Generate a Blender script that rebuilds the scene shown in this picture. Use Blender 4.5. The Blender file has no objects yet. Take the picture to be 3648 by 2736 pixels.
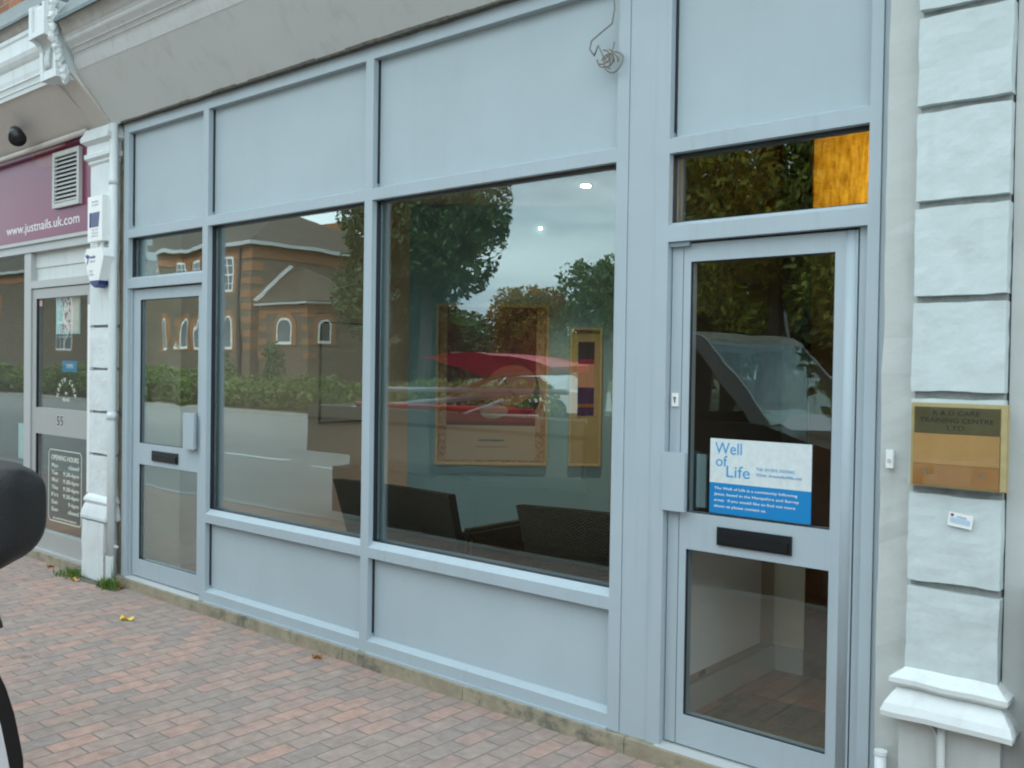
import bpy, bmesh, math, random
from mathutils import Vector, Matrix, noise
R = math.radians
random.seed(7)
scene = bpy.context.scene
COL = scene.collection

# ---------------------------------------------------------------- camera
YAW, PITCH, ROLL = 0.7075649, -0.0180228, 0.0151799
CAM = Vector((0, -3.3236, 1.64205))
cy, sy = math.cos(YAW), math.sin(YAW)
cp, sp = math.cos(PITCH), math.sin(PITCH)
F = Vector((-sy*cp, cy*cp, sp)); Rt = Vector((cy, sy, 0)); Up = Rt.cross(F)
R2 = math.cos(ROLL)*Rt + math.sin(ROLL)*Up
U2 = -math.sin(ROLL)*Rt + math.cos(ROLL)*Up
cd = bpy.data.cameras.new('camera'); cam = bpy.data.objects.new('camera', cd); COL.objects.link(cam)
m3 = Matrix((R2, U2, -F)).transposed()
cam.matrix_world = Matrix.Translation(CAM) @ m3.to_4x4()
cd.sensor_width = 36; cd.lens = 33.1563; cd.clip_start = 0.05; cd.clip_end = 2000
scene.camera = cam

# ---------------------------------------------------------------- world, sun, exposure
SUN_EL, SUN_AZ = 38, 22      # azimuth measured clockwise from +Y: the veiled sun stands behind the shops
w = bpy.data.worlds.new("World"); scene.world = w; w.use_nodes = True
nt = w.node_tree; nt.nodes.clear()
out = nt.nodes.new('ShaderNodeOutputWorld'); bg = nt.nodes.new('ShaderNodeBackground')
sky = nt.nodes.new('ShaderNodeTexSky'); sky.sky_type = 'NISHITA'; sky.sun_disc = False
sky.sun_elevation = R(SUN_EL); sky.sun_rotation = R(SUN_AZ); sky.dust_density = 3; sky.air_density = 1.2
tc = nt.nodes.new('ShaderNodeTexCoord'); mp = nt.nodes.new('ShaderNodeMapping'); mp.inputs['Scale'].default_value = (1.3, 1.3, 5.5)
n1 = nt.nodes.new('ShaderNodeTexNoise'); n1.inputs['Scale'].default_value = 2.1; n1.inputs['Detail'].default_value = 7; n1.inputs['Roughness'].default_value = .52
cr = nt.nodes.new('ShaderNodeValToRGB')
cr.color_ramp.elements[0].position = .38; cr.color_ramp.elements[0].color = (4.6, 5.9, 6.9, 1)
cr.color_ramp.elements[1].position = .60; cr.color_ramp.elements[1].color = (10.4, 11.9, 12.3, 1)
mx = nt.nodes.new('ShaderNodeMixRGB'); mx.inputs['Fac'].default_value = .9
bg.inputs['Strength'].default_value = .12
L = nt.links.new
L(tc.outputs['Generated'], mp.inputs['Vector']); L(mp.outputs['Vector'], n1.inputs['Vector']); L(n1.outputs['Fac'], cr.inputs['Fac'])
L(sky.outputs['Color'], mx.inputs['Color1']); L(cr.outputs['Color'], mx.inputs['Color2'])
sz = nt.nodes.new('ShaderNodeSeparateXYZ'); L(tc.outputs['Generated'], sz.inputs[0])
gd = nt.nodes.new('ShaderNodeMath'); gd.operation = 'MULTIPLY_ADD'; gd.inputs[1].default_value = .42; gd.inputs[2].default_value = .98; gd.use_clamp = False
zm = nt.nodes.new('ShaderNodeMath'); zm.operation = 'MAXIMUM'; zm.inputs[1].default_value = 0; L(sz.outputs['Z'], zm.inputs[0]); L(zm.outputs[0], gd.inputs[0])
vm = nt.nodes.new('ShaderNodeVectorMath'); vm.operation = 'SCALE'; L(mx.outputs['Color'], vm.inputs[0]); L(gd.outputs[0], vm.inputs['Scale'])   # overcast sky: brighter towards the zenith
L(vm.outputs[0], bg.inputs['Color']); L(bg.outputs['Background'], out.inputs['Surface'])
sl = bpy.data.lights.new('sun', 'SUN'); so = bpy.data.objects.new('sun', sl); COL.objects.link(so)
sl.energy = 1.5; sl.angle = R(14); sl.color = (1, .96, .9)
az, el = R(SUN_AZ), R(SUN_EL)
sd = Vector((math.sin(az)*math.cos(el), math.cos(az)*math.cos(el), math.sin(el)))
so.rotation_euler = sd.to_track_quat('Z', 'Y').to_euler()
vs = scene.view_settings; vs.view_transform = 'Standard'; vs.look = 'None'; vs.gamma = 1; vs.exposure = 0.93
scene.render.resolution_x = 1024; scene.render.resolution_y = 768
scene.cycles.filter_width = 2.1
scene.cycles.transparent_max_bounces = 24; scene.cycles.max_bounces = 10

# ---------------------------------------------------------------- materials
def mat(name, col=(.5, .5, .5), rough=.6, metal=0, var=0, vscale=3, bump=0, bscale=40, spec=.5, emit=None, coat=0, dirt=None, dscale=4, dthr=.6):
    m = bpy.data.materials.new(name); m.use_nodes = True
    t = m.node_tree; b = t.nodes['Principled BSDF']
    b.inputs['Base Color'].default_value = (*col, 1); b.inputs['Roughness'].default_value = rough
    b.inputs['Metallic'].default_value = metal; b.inputs['Specular IOR Level'].default_value = spec
    if coat: b.inputs['Coat Weight'].default_value = coat; b.inputs['Coat Roughness'].default_value = .06
    if emit: b.inputs['Emission Color'].default_value = (*emit[:3], 1); b.inputs['Emission Strength'].default_value = emit[3]
    c = t.nodes.new('ShaderNodeTexCoord'); src = None
    if var or dirt:
        n = t.nodes.new('ShaderNodeTexNoise'); n.inputs['Scale'].default_value = vscale; n.inputs['Detail'].default_value = 6; n.inputs['Roughness'].default_value = .65
        t.links.new(c.outputs['Object'], n.inputs['Vector'])
        r = t.nodes.new('ShaderNodeMapRange'); r.inputs[1].default_value = .3; r.inputs[2].default_value = .7; r.inputs[3].default_value = 1-var; r.inputs[4].default_value = 1+var
        t.links.new(n.outputs['Fac'], r.inputs[0])
        h = t.nodes.new('ShaderNodeMixRGB'); h.blend_type = 'MULTIPLY'; h.inputs['Fac'].default_value = 1; h.inputs['Color1'].default_value = (*col, 1)
        t.links.new(r.outputs[0], h.inputs['Color2']); src = h.outputs['Color']
    if dirt:
        n = t.nodes.new('ShaderNodeTexNoise'); n.inputs['Scale'].default_value = dscale; n.inputs['Detail'].default_value = 9; n.inputs['Roughness'].default_value = .7
        t.links.new(c.outputs['Object'], n.inputs['Vector'])
        r = t.nodes.new('ShaderNodeMapRange'); r.inputs[1].default_value = dthr; r.inputs[2].default_value = dthr+.1
        t.links.new(n.outputs['Fac'], r.inputs[0])
        h = t.nodes.new('ShaderNodeMixRGB'); t.links.new(r.outputs[0], h.inputs['Fac']); t.links.new(src, h.inputs['Color1']); h.inputs['Color2'].default_value = (*dirt, 1)
        src = h.outputs['Color']
    if src: t.links.new(src, b.inputs['Base Color'])
    if bump:
        n = t.nodes.new('ShaderNodeTexNoise'); n.inputs['Scale'].default_value = bscale; n.inputs['Detail'].default_value = 5
        t.links.new(c.outputs['Object'], n.inputs['Vector'])
        q = t.nodes.new('ShaderNodeBump'); q.inputs['Strength'].default_value = 1; q.inputs['Distance'].default_value = bump
        t.links.new(n.outputs['Fac'], q.inputs['Height']); t.links.new(q.outputs['Normal'], b.inputs['Normal'])
    return m

def glass_mat(name, a=.11, b=1.5, tint=(.97, .985, .975), wav=.0006, ws=1.6):
    m = bpy.data.materials.new(name); m.use_nodes = True; t = m.node_tree; t.nodes.clear()
    o = t.nodes.new('ShaderNodeOutputMaterial'); mix = t.nodes.new('ShaderNodeMixShader')
    tr = t.nodes.new('ShaderNodeBsdfTransparent'); tr.inputs['Color'].default_value = (*tint, 1)
    gl = t.nodes.new('ShaderNodeBsdfGlossy'); gl.inputs['Roughness'].default_value = 0.003; gl.inputs['Color'].default_value = (.84, .99, 1.0, 1)
    ge = t.nodes.new('ShaderNodeNewGeometry'); d = t.nodes.new('ShaderNodeVectorMath'); d.operation = 'DOT_PRODUCT'
    t.links.new(ge.outputs['Normal'], d.inputs[0]); t.links.new(ge.outputs['Incoming'], d.inputs[1])
    ab = t.nodes.new('ShaderNodeMath'); ab.operation = 'ABSOLUTE'; t.links.new(d.outputs['Value'], ab.inputs[0])
    s = t.nodes.new('ShaderNodeMath'); s.operation = 'SUBTRACT'; s.inputs[0].default_value = 1; t.links.new(ab.outputs[0], s.inputs[1])
    p = t.nodes.new('ShaderNodeMath'); p.operation = 'POWER'; p.inputs[1].default_value = 3; t.links.new(s.outputs[0], p.inputs[0])
    q = t.nodes.new('ShaderNodeMath'); q.operation = 'MULTIPLY_ADD'; q.inputs[1].default_value = b; q.inputs[2].default_value = a; q.use_clamp = True
    t.links.new(p.outputs[0], q.inputs[0]); t.links.new(q.outputs[0], mix.inputs['Fac'])
    t.links.new(tr.outputs[0], mix.inputs[1]); t.links.new(gl.outputs[0], mix.inputs[2]); t.links.new(mix.outputs[0], o.inputs['Surface'])
    if wav:
        c = t.nodes.new('ShaderNodeTexCoord'); mp_ = t.nodes.new('ShaderNodeMapping'); mp_.inputs['Scale'].default_value = (1.6, 1, 1)
        n = t.nodes.new('ShaderNodeTexNoise'); n.inputs['Scale'].default_value = ws; n.inputs['Detail'].default_value = 1.5
        bp = t.nodes.new('ShaderNodeBump'); bp.inputs['Distance'].default_value = wav; bp.inputs['Strength'].default_value = 1
        t.links.new(c.outputs['Object'], mp_.inputs['Vector']); t.links.new(mp_.outputs['Vector'], n.inputs['Vector']); t.links.new(n.outputs['Fac'], bp.inputs['Height'])
        t.links.new(bp.outputs['Normal'], gl.inputs['Normal'])
    return m

def brick_mat(name, ramp, mortar, bw, bh, mort=.01, vec='xz', bump=.003, rough=.85, stain=None, offset=.5, wob=0.0):
    """bricks with a colour of their own each; vec picks the two axes"""
    m = bpy.data.materials.new(name); m.use_nodes = True; t = m.node_tree; b = t.nodes['Principled BSDF']; b.inputs['Roughness'].default_value = rough
    c = t.nodes.new('ShaderNodeTexCoord'); s = t.nodes.new('ShaderNodeSeparateXYZ'); k = t.nodes.new('ShaderNodeCombineXYZ')
    t.links.new(c.outputs['Object'], s.inputs[0])
    if vec == 'yx':
        t.links.new(s.outputs['Y'], k.inputs['X']); t.links.new(s.outputs['X'], k.inputs['Y'])
    else:
        ad = t.nodes.new('ShaderNodeMath'); t.links.new(s.outputs['X'], ad.inputs[0]); t.links.new(s.outputs['Y'], ad.inputs[1])
        t.links.new(ad.outputs[0], k.inputs['X']); t.links.new(s.outputs['Z'], k.inputs['Y'])
    vsrc = k.outputs[0]
    if wob:
        nn = t.nodes.new('ShaderNodeTexNoise'); nn.inputs['Scale'].default_value = 5; t.links.new(vsrc, nn.inputs['Vector'])
        mm = t.nodes.new('ShaderNodeVectorMath'); mm.operation = 'SCALE'; mm.inputs['Scale'].default_value = wob; t.links.new(nn.outputs['Color'], mm.inputs[0])
        aa = t.nodes.new('ShaderNodeVectorMath'); aa.operation = 'ADD'; t.links.new(vsrc, aa.inputs[0]); t.links.new(mm.outputs[0], aa.inputs[1]); vsrc = aa.outputs[0]
    br = t.nodes.new('ShaderNodeTexBrick'); br.offset = offset
    br.inputs['Color1'].default_value = (0, 0, 0, 1); br.inputs['Color2'].default_value = (1, 1, 1, 1); br.inputs['Mortar'].default_value = (.5, .5, .5, 1)
    br.inputs['Scale'].default_value = 1; br.inputs['Brick Width'].default_value = bw; br.inputs['Row Height'].default_value = bh
    br.inputs['Mortar Size'].default_value = mort; br.inputs['Mortar Smooth'].default_value = .4; br.inputs['Bias'].default_value = 0
    t.links.new(vsrc, br.inputs['Vector'])
    cr_ = t.nodes.new('ShaderNodeValToRGB'); cr_.color_ramp.elements.remove(cr_.color_ramp.elements[1])
    for i, (p_, c_) in enumerate(ramp):
        e = cr_.color_ramp.elements[0] if i == 0 else cr_.color_ramp.elements.new(p_)
        e.position = p_; e.color = (*c_, 1)
    t.links.new(br.outputs['Color'], cr_.inputs['Fac'])
    n = t.nodes.new('ShaderNodeTexNoise'); n.inputs['Scale'].default_value = 18; n.inputs['Detail'].default_value = 8; n.inputs['Roughness'].default_value = .7
    t.links.new(c.outputs['Object'], n.inputs['Vector'])
    r = t.nodes.new('ShaderNodeMapRange'); r.inputs[1].default_value = .25; r.inputs[2].default_value = .75; r.inputs[3].default_value = .72; r.inputs[4].default_value = 1.28
    t.links.new(n.outputs['Fac'], r.inputs[0])
    mu = t.nodes.new('ShaderNodeMixRGB'); mu.blend_type = 'MULTIPLY'; mu.inputs['Fac'].default_value = 1
    t.links.new(cr_.outputs['Color'], mu.inputs['Color1']); t.links.new(r.outputs[0], mu.inputs['Color2'])
    mo = t.nodes.new('ShaderNodeMixRGB'); t.links.new(br.outputs['Fac'], mo.inputs['Fac']); t.links.new(mu.outputs['Color'], mo.inputs['Color1']); mo.inputs['Color2'].default_value = (*mortar, 1)
    src = mo.outputs['Color']
    if stain:
        for (sc, thr, wd, colr, amt) in stain:
            n2 = t.nodes.new('ShaderNodeTexNoise'); n2.inputs['Scale'].default_value = sc; n2.inputs['Detail'].default_value = 8; n2.inputs['Roughness'].default_value = .62
            t.links.new(c.outputs['Object'], n2.inputs['Vector'])
            r2 = t.nodes.new('ShaderNodeMapRange'); r2.inputs[1].default_value = thr; r2.inputs[2].default_value = thr+wd; r2.inputs[4].default_value = amt
            t.links.new(n2.outputs['Fac'], r2.inputs[0])
            x = t.nodes.new('ShaderNodeMixRGB'); t.links.new(r2.outputs[0], x.inputs['Fac']); t.links.new(src, x.inputs['Color1']); x.inputs['Color2'].default_value = (*colr, 1)
            src = x.outputs['Color']
    t.links.new(src, b.inputs['Base Color'])
    iv = t.nodes.new('ShaderNodeMath'); iv.operation = 'MULTIPLY_ADD'; iv.inputs[1].default_value = -1; iv.inputs[2].default_value = 1; t.links.new(br.outputs['Fac'], iv.inputs[0])
    hh = t.nodes.new('ShaderNodeMath'); hh.operation = 'MULTIPLY_ADD'; hh.inputs[1].default_value = .5; t.links.new(n.outputs['Fac'], hh.inputs[0]); t.links.new(iv.outputs[0], hh.inputs[2])
    bp = t.nodes.new('ShaderNodeBump'); bp.inputs['Distance'].default_value = bump; t.links.new(hh.outputs[0], bp.inputs['Height']); t.links.new(bp.outputs['Normal'], b.inputs['Normal'])
    return m

def leaf_mat(name, cols, rough=.6, trans=.25):
    m = bpy.data.materials.new(name); m.use_nodes = True; t = m.node_tree; b = t.nodes['Principled BSDF']; b.inputs['Roughness'].default_value = rough
    g = t.nodes.new('ShaderNodeNewGeometry'); c = t.nodes.new('ShaderNodeValToRGB'); c.color_ramp.elements.remove(c.color_ramp.elements[1])
    for i, cc in enumerate(cols):
        e = c.color_ramp.elements[0] if i == 0 else c.color_ramp.elements.new(i/(len(cols)-1))
        e.position = i/(len(cols)-1); e.color = (*cc, 1)
    t.links.new(g.outputs['Random Per Island'], c.inputs['Fac']); t.links.new(c.outputs['Color'], b.inputs['Base Color'])
    tl = t.nodes.new('ShaderNodeBsdfTranslucent'); t.links.new(c.outputs['Color'], tl.inputs['Color'])
    mi = t.nodes.new('ShaderNodeMixShader'); mi.inputs['Fac'].default_value = trans
    o = t.nodes['Material Output']; t.links.new(b.outputs[0], mi.inputs[1]); t.links.new(tl.outputs[0], mi.inputs[2]); t.links.new(mi.outputs[0], o.inputs['Surface'])
    return m

M = {}
M['frame'] = mat('grey_blue_powder_coat', (.385, .452, .488), .45, var=.035, vscale=3, bump=.00006, bscale=500, spec=.4)
M['panel'] = mat('grey_blue_panel', (.395, .465, .496), .52, var=.045, vscale=1.6, bump=.0005, bscale=2.2, spec=.4)
def streak(m, amt, sx=26, sz=1.1, dark=(.20, .22, .21)):
    """thin vertical grime runs and faint blotches over the paint"""
    t = m.node_tree; b = t.nodes['Principled BSDF']; src = b.inputs['Base Color'].links[0].from_socket
    c = t.nodes.new('ShaderNodeTexCoord'); mp_ = t.nodes.new('ShaderNodeMapping'); mp_.inputs['Scale'].default_value = (sx, sx, sz)
    n = t.nodes.new('ShaderNodeTexNoise'); n.inputs['Scale'].default_value = 1; n.inputs['Detail'].default_value = 4
    n2 = t.nodes.new('ShaderNodeTexNoise'); n2.inputs['Scale'].default_value = 2.3; n2.inputs['Detail'].default_value = 3
    r = t.nodes.new('ShaderNodeMapRange'); r.inputs[1].default_value = .55; r.inputs[2].default_value = .80; r.inputs[4].default_value = amt
    mu = t.nodes.new('ShaderNodeMath'); mu.operation = 'MULTIPLY'
    t.links.new(c.outputs['Object'], mp_.inputs['Vector']); t.links.new(mp_.outputs['Vector'], n.inputs['Vector']); t.links.new(c.outputs['Object'], n2.inputs['Vector'])
    t.links.new(n.outputs['Fac'], r.inputs[0]); t.links.new(r.outputs[0], mu.inputs[0]); t.links.new(n2.outputs['Fac'], mu.inputs[1])
    x = t.nodes.new('ShaderNodeMixRGB'); t.links.new(mu.outputs[0], x.inputs['Fac']); t.links.new(src, x.inputs['Color1']); x.inputs['Color2'].default_value = (*dark, 1)
    t.links.new(x.outputs['Color'], b.inputs['Base Color'])
streak(M['frame'], .35); streak(M['panel'], .10, 14)
M['gasket'] = mat('black_rubber', (.012, .014, .022), .5)
M['spacer'] = mat('grey_spacer', (.22, .30, .32), .4)
M['black'] = mat('black_plastic', (.012, .013, .015), .35)
M['steel'] = mat('steel', (.55, .55, .53), .3, metal=1)
M['white'] = mat('white_gloss_paint', (.64, .685, .685), .45, var=.05, vscale=5, bump=.002, bscale=9)
M['whitepeel'] = mat('peeling_white_paint', (.66, .70, .69), .5, var=.06, vscale=5, bump=.003, bscale=14, dirt=(.16, .10, .10), dscale=9, dthr=.63)
M['render'] = mat('painted_render', (.53, .60, .60), .7, var=.06, vscale=2.4, bump=.011, bscale=5.5)
M['renderwall'] = mat('painted_render_wall', (.49, .51, .49), .75, var=.08, vscale=2, bump=.012, bscale=4, dirt=(.33, .35, .33), dscale=2.2, dthr=.62)
M['groove'] = mat('grey_groove', (.30, .31, .30), .8, var=.3, vscale=20)  # core colour in the joints, darker grey than the block faces
M['fascia'] = mat('painted_fascia', (.60, .625, .61), .5, var=.04, vscale=1.5)
M['fasciaL'] = mat('painted_fascia_warm', (.58, .54, .50), .55, var=.05, vscale=2)
M['cornice'] = mat('cornice_paint', (.55, .56, .55), .45, var=.05, vscale=6)
M['corniced'] = mat('cornice_weathered', (.30, .28, .25), .7, var=.2, vscale=8)
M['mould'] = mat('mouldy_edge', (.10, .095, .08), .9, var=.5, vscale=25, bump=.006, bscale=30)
M['lead'] = mat('lead_flashing', (.13, .17, .17), .55, var=.25, vscale=8, bump=.004, bscale=20)
M['stone'] = mat('buff_stone_plinth', (.30, .26, .185), .9, var=.25, vscale=7, bump=.004, bscale=50, dirt=(.15, .14, .11), dscale=5, dthr=.53)
M['concrete'] = mat('concrete', (.34, .33, .31), .9, var=.15, vscale=4, bump=.003, bscale=40)
M['asphalt'] = mat('asphalt', (.22, .21, .195), .85, var=.12, vscale=.6, bump=.004, bscale=90)
M['roadpaint'] = mat('road_paint', (.6, .6, .57), .7, var=.15, vscale=10)
M['grass'] = mat('grass', (.11, .155, .04), .9, var=.35, vscale=1.2, bump=.03, bscale=20)
M['verge'] = mat('rough_verge', (.085, .095, .04), .9, var=.5, vscale=.9, bump=.03, bscale=20)
M['soil'] = mat('ground', (.07, .075, .04), .95, var=.3, vscale=.6)
M['paving'] = brick_mat('block_paving', [(0, (.285, .222, .192)), (.25, (.335, .248, .208)), (.42, (.275, .222, .197)), (.56, (.35, .245, .203)), (.72, (.40, .25, .20)), (.88, (.325, .232, .20)), (1, (.41, .252, .198))],
                        (.215, .185, .155), .2, .1, .0045, 'yx', .005, .85, stain=[(1.7, .52, .2, (.20, .18, .16), .55), (60, .68, .05, (.42, .40, .36), .5), (3.3, .66, .05, (.34, .31, .27), .4), (7, .64, .06, (.10, .11, .06), .5)], wob=.006)
M['brickfar'] = brick_mat('brown_brickwork', [(0, (.075, .058, .04)), (.5, (.125, .09, .06)), (1, (.18, .12, .07))], (.17, .145, .11), .225, .075, .01, 'xz', .004)
M['brickup'] = brick_mat('red_brickwork', [(0, (.16, .055, .03)), (.4, (.30, .11, .05)), (.7, (.38, .15, .07)), (1, (.10, .06, .045))], (.25, .2, .15), .225, .075, .01, 'xz', .004)
M['orangebrick'] = brick_mat('orange_rubbed_brick', [(0, (.29, .125, .055)), (.5, (.34, .145, .06)), (1, (.26, .115, .045))], (.24, .15, .08), .225, .075, .006, 'xz', .003)
M['tiles'] = brick_mat('plain_clay_tiles', [(0, (.055, .038, .022)), (.5, (.08, .055, .032)), (1, (.11, .072, .04))], (.035, .028, .018), .17, .1, .008, 'xz', .01, stain=[(1.2, .55, .15, (.085, .08, .03), .5)])
M['gutter'] = mat('gutter_grey', (.45, .46, .46), .5)
M['pipe_dark'] = mat('black_downpipe', (.03, .03, .03), .5)
M['sash'] = mat('white_sash', (.75, .76, .74), .4)
M['farglass'] = mat('window_glass_dark', (.05, .06, .06), .05, spec=1)
M['wood'] = mat('varnished_wood', (.46, .25, .09), .4, var=.1, vscale=14, coat=.4)
M['woodd'] = mat('darker_varnished_wood', (.36, .16, .045), .35, var=.12, vscale=14, coat=.5)
M['frameg'] = mat('gilt_wood_frame', (.42, .34, .17), .4, var=.1, vscale=20)
M['brass'] = mat('tarnished_brass', (.16, .13, .07), .35, metal=.6, var=.2, vscale=12)
M['dark'] = mat('dark_letter', (.02, .02, .018), .6)
M['letterwhite'] = mat('white_letter', (.82, .82, .80), .5)
M['letterglass'] = mat('pale_green_vinyl', (.72, .76, .66), .6)
M['maroon'] = mat('maroon_sign', (.17, .016, .062), .3, spec=.4, coat=.12)
M['red'] = mat('red_blob', (.22, .008, .02), .25, spec=.5)
M['vent'] = mat('vent_plastic', (.50, .51, .49), .5)
M['alu'] = mat('aluminium_frame', (.44, .455, .45), .42, metal=.15, var=.03)
M['aludoor'] = mat('aluminium_door', (.40, .40, .39), .45, metal=.2, var=.05)
M['plasticw'] = mat('white_plastic', (.80, .81, .79), .35)
M['navy'] = mat('navy_plastic', (.012, .03, .17), .35)
M['greyl'] = mat('faint_grey_print', (.45, .48, .52), .5)
M['signblue'] = mat('blue_print', (.012, .215, .50), .35)
M['signtext'] = mat('blue_letter', (.05, .30, .58), .4)
M['signwhite'] = mat('sign_white_stone', (.62, .68, .68), .4, var=.09, vscale=40)
for k_ in ('render', 'white', 'renderwall', 'whitepeel'): streak(M[k_], .28 if k_ == 'render' else .5, 16, 1.6, (.24, .25, .22))
streak(M['fascia'], .4, 10, 1.5, (.28, .26, .22)); streak(M['cornice'], .6, 30, 2, (.2, .19, .17))
M['cable'] = mat('old_cable', (.20, .18, .15), .6)
M['teal'] = mat('teal_wall_paint', (.21, .37, .405), .8, var=.02)
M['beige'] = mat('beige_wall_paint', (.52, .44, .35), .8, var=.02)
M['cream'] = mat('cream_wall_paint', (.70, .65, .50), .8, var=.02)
M['ceil'] = mat('ceiling_paint', (.52, .52, .49), .8)
M['skirt'] = mat('skirting_gloss', (.62, .60, .54), .4)
M['floor'] = brick_mat('laminate_floor', [(0, (.30, .12, .05)), (.5, (.40, .17, .07)), (1, (.46, .20, .085))], (.12, .06, .03), 1.1, .12, .003, 'yx', .0005, .35)
M['matfloor'] = mat('coir_door_mat', (.20, .125, .055), .95, var=.2, vscale=60, bump=.004, bscale=200)
M['amber'] = mat('amber_varnished_door', (.60, .27, .03), .35, var=.35, vscale=14)
M['radiator'] = mat('radiator_enamel', (.85, .85, .82), .35)
M['lampglow'] = mat('downlight_lamp', (1, .95, .85), .5, emit=(1, .93, .82, 14))
M['glass'] = glass_mat('window_glass')
M['glassdoor'] = glass_mat('door_glass', .078, 1.6, wav=.0012, ws=2.2)
M['glassN'] = glass_mat('neighbour_glass', .07, .45, wav=.0008)
M['vanwhite'] = mat('white_vehicle_paint', (.78, .80, .82), .22, coat=1)
M['rubber'] = mat('black_trim', (.008, .009, .010), .42, spec=.4)
M['mirrorplastic'] = mat('textured_black_plastic', (.010, .012, .014), .5, bump=.0006, bscale=300, spec=.55)
M['truckpaint'] = mat('beige_grey_vehicle_paint', (.30, .27, .22), .3, coat=.6)
M['cabpaint'] = mat('dark_brown_vehicle_paint', (.06, .05, .042), .3, coat=.5)
M['truckdark'] = mat('dark_cab_interior', (.02, .018, .016), .6)
M['tyre'] = mat('tyre_rubber', (.02, .02, .02), .8)
M['tarp'] = mat('red_tarpaulin', (.75, .02, .04), .45, var=.2, vscale=5)
M['yellow'] = mat('yellow_pole', (.62, .45, .04), .4)
M['whitepole'] = mat('white_pole', (.8, .8, .8), .4)
M['paper'] = mat('paper', (.75, .77, .78), .6)
M['pink'] = mat('pink_paper', (.6, .3, .32), .6)
M['autumnleaf'] = mat('yellow_leaf', (.72, .50, .03), .6)
M['brownleaf'] = mat('brown_leaf', (.30, .13, .03), .7)
M['greenblade'] = leaf_mat('grass_blade', [(.05, .11, .015), (.10, .20, .02), (.16, .22, .05)])
M['leafdark'] = leaf_mat('dark_green_leaf', [(.04, .085, .03), (.065, .13, .045), (.11, .19, .06), (.05, .10, .04)])
M['leafmid'] = leaf_mat('mid_green_leaf', [(.06, .11, .03), (.10, .17, .04), (.16, .22, .05)])
M['leafyel'] = leaf_mat('yellowing_leaf', [(.09, .13, .02), (.20, .24, .03), (.38, .36, .05), (.12, .17, .03), (.06, .09, .02)])
M['leaforange'] = leaf_mat('orange_autumn_leaf', [(.26, .15, .02), (.48, .26, .03), (.18, .20, .04), (.60, .34, .04)])
M['leafhedge'] = leaf_mat('hedge_leaf', [(.06, .10, .02), (.13, .19, .04), (.22, .25, .07)])
M['bark'] = mat('bark', (.06, .045, .03), .9, var=.3, vscale=8, bump=.03, bscale=14)
M['wicker'] = None
def wicker():
    m = bpy.data.materials.new('woven_wicker'); m.use_nodes = True; t = m.node_tree; b = t.nodes['Principled BSDF']; b.inputs['Roughness'].default_value = .55
    c = t.nodes.new('ShaderNodeTexCoord'); s = t.nodes.new('ShaderNodeSeparateXYZ'); t.links.new(c.outputs['Object'], s.inputs[0])
    def sinw(sock, k, ph=None):
        a = t.nodes.new('ShaderNodeMath'); a.operation = 'MULTIPLY'; a.inputs[1].default_value = k; t.links.new(sock, a.inputs[0])
        z = t.nodes.new('ShaderNodeMath'); z.operation = 'SINE'; t.links.new(a.outputs[0], z.inputs[0]); return z.outputs[0]
    ad = t.nodes.new('ShaderNodeMath'); t.links.new(s.outputs['X'], ad.inputs[0]); t.links.new(s.outputs['Y'], ad.inputs[1])
    a = sinw(ad.outputs[0], 2*math.pi/.028); z = sinw(s.outputs['Z'], 2*math.pi/.017)
    p = t.nodes.new('ShaderNodeMath'); p.operation = 'MULTIPLY'; t.links.new(a, p.inputs[0]); t.links.new(z, p.inputs[1])
    n = t.nodes.new('ShaderNodeTexNoise'); n.inputs['Scale'].default_value = 45; t.links.new(c.outputs['Object'], n.inputs['Vector'])
    q = t.nodes.new('ShaderNodeMath'); q.operation = 'MULTIPLY_ADD'; q.inputs[1].default_value = .35; q.inputs[2].default_value = .15; t.links.new(p.outputs[0], q.inputs[0])
    q2 = t.nodes.new('ShaderNodeMath'); q2.operation = 'MULTIPLY_ADD'; q2.inputs[1].default_value = .6; t.links.new(n.outputs['Fac'], q2.inputs[0]); t.links.new(q.outputs[0], q2.inputs[2])
    r = t.nodes.new('ShaderNodeValToRGB'); r.color_ramp.elements[0].color = (.008, .006, .004, 1); r.color_ramp.elements[1].color = (.095, .072, .040, 1)
    t.links.new(q2.outputs[0], r.inputs['Fac']); t.links.new(r.outputs['Color'], b.inputs['Base Color'])
    bp = t.nodes.new('ShaderNodeBump'); bp.inputs['Distance'].default_value = .006; t.links.new(q2.outputs[0], bp.inputs['Height']); t.links.new(bp.outputs['Normal'], b.inputs['Normal'])
    return m
M['wicker'] = wicker()

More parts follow.
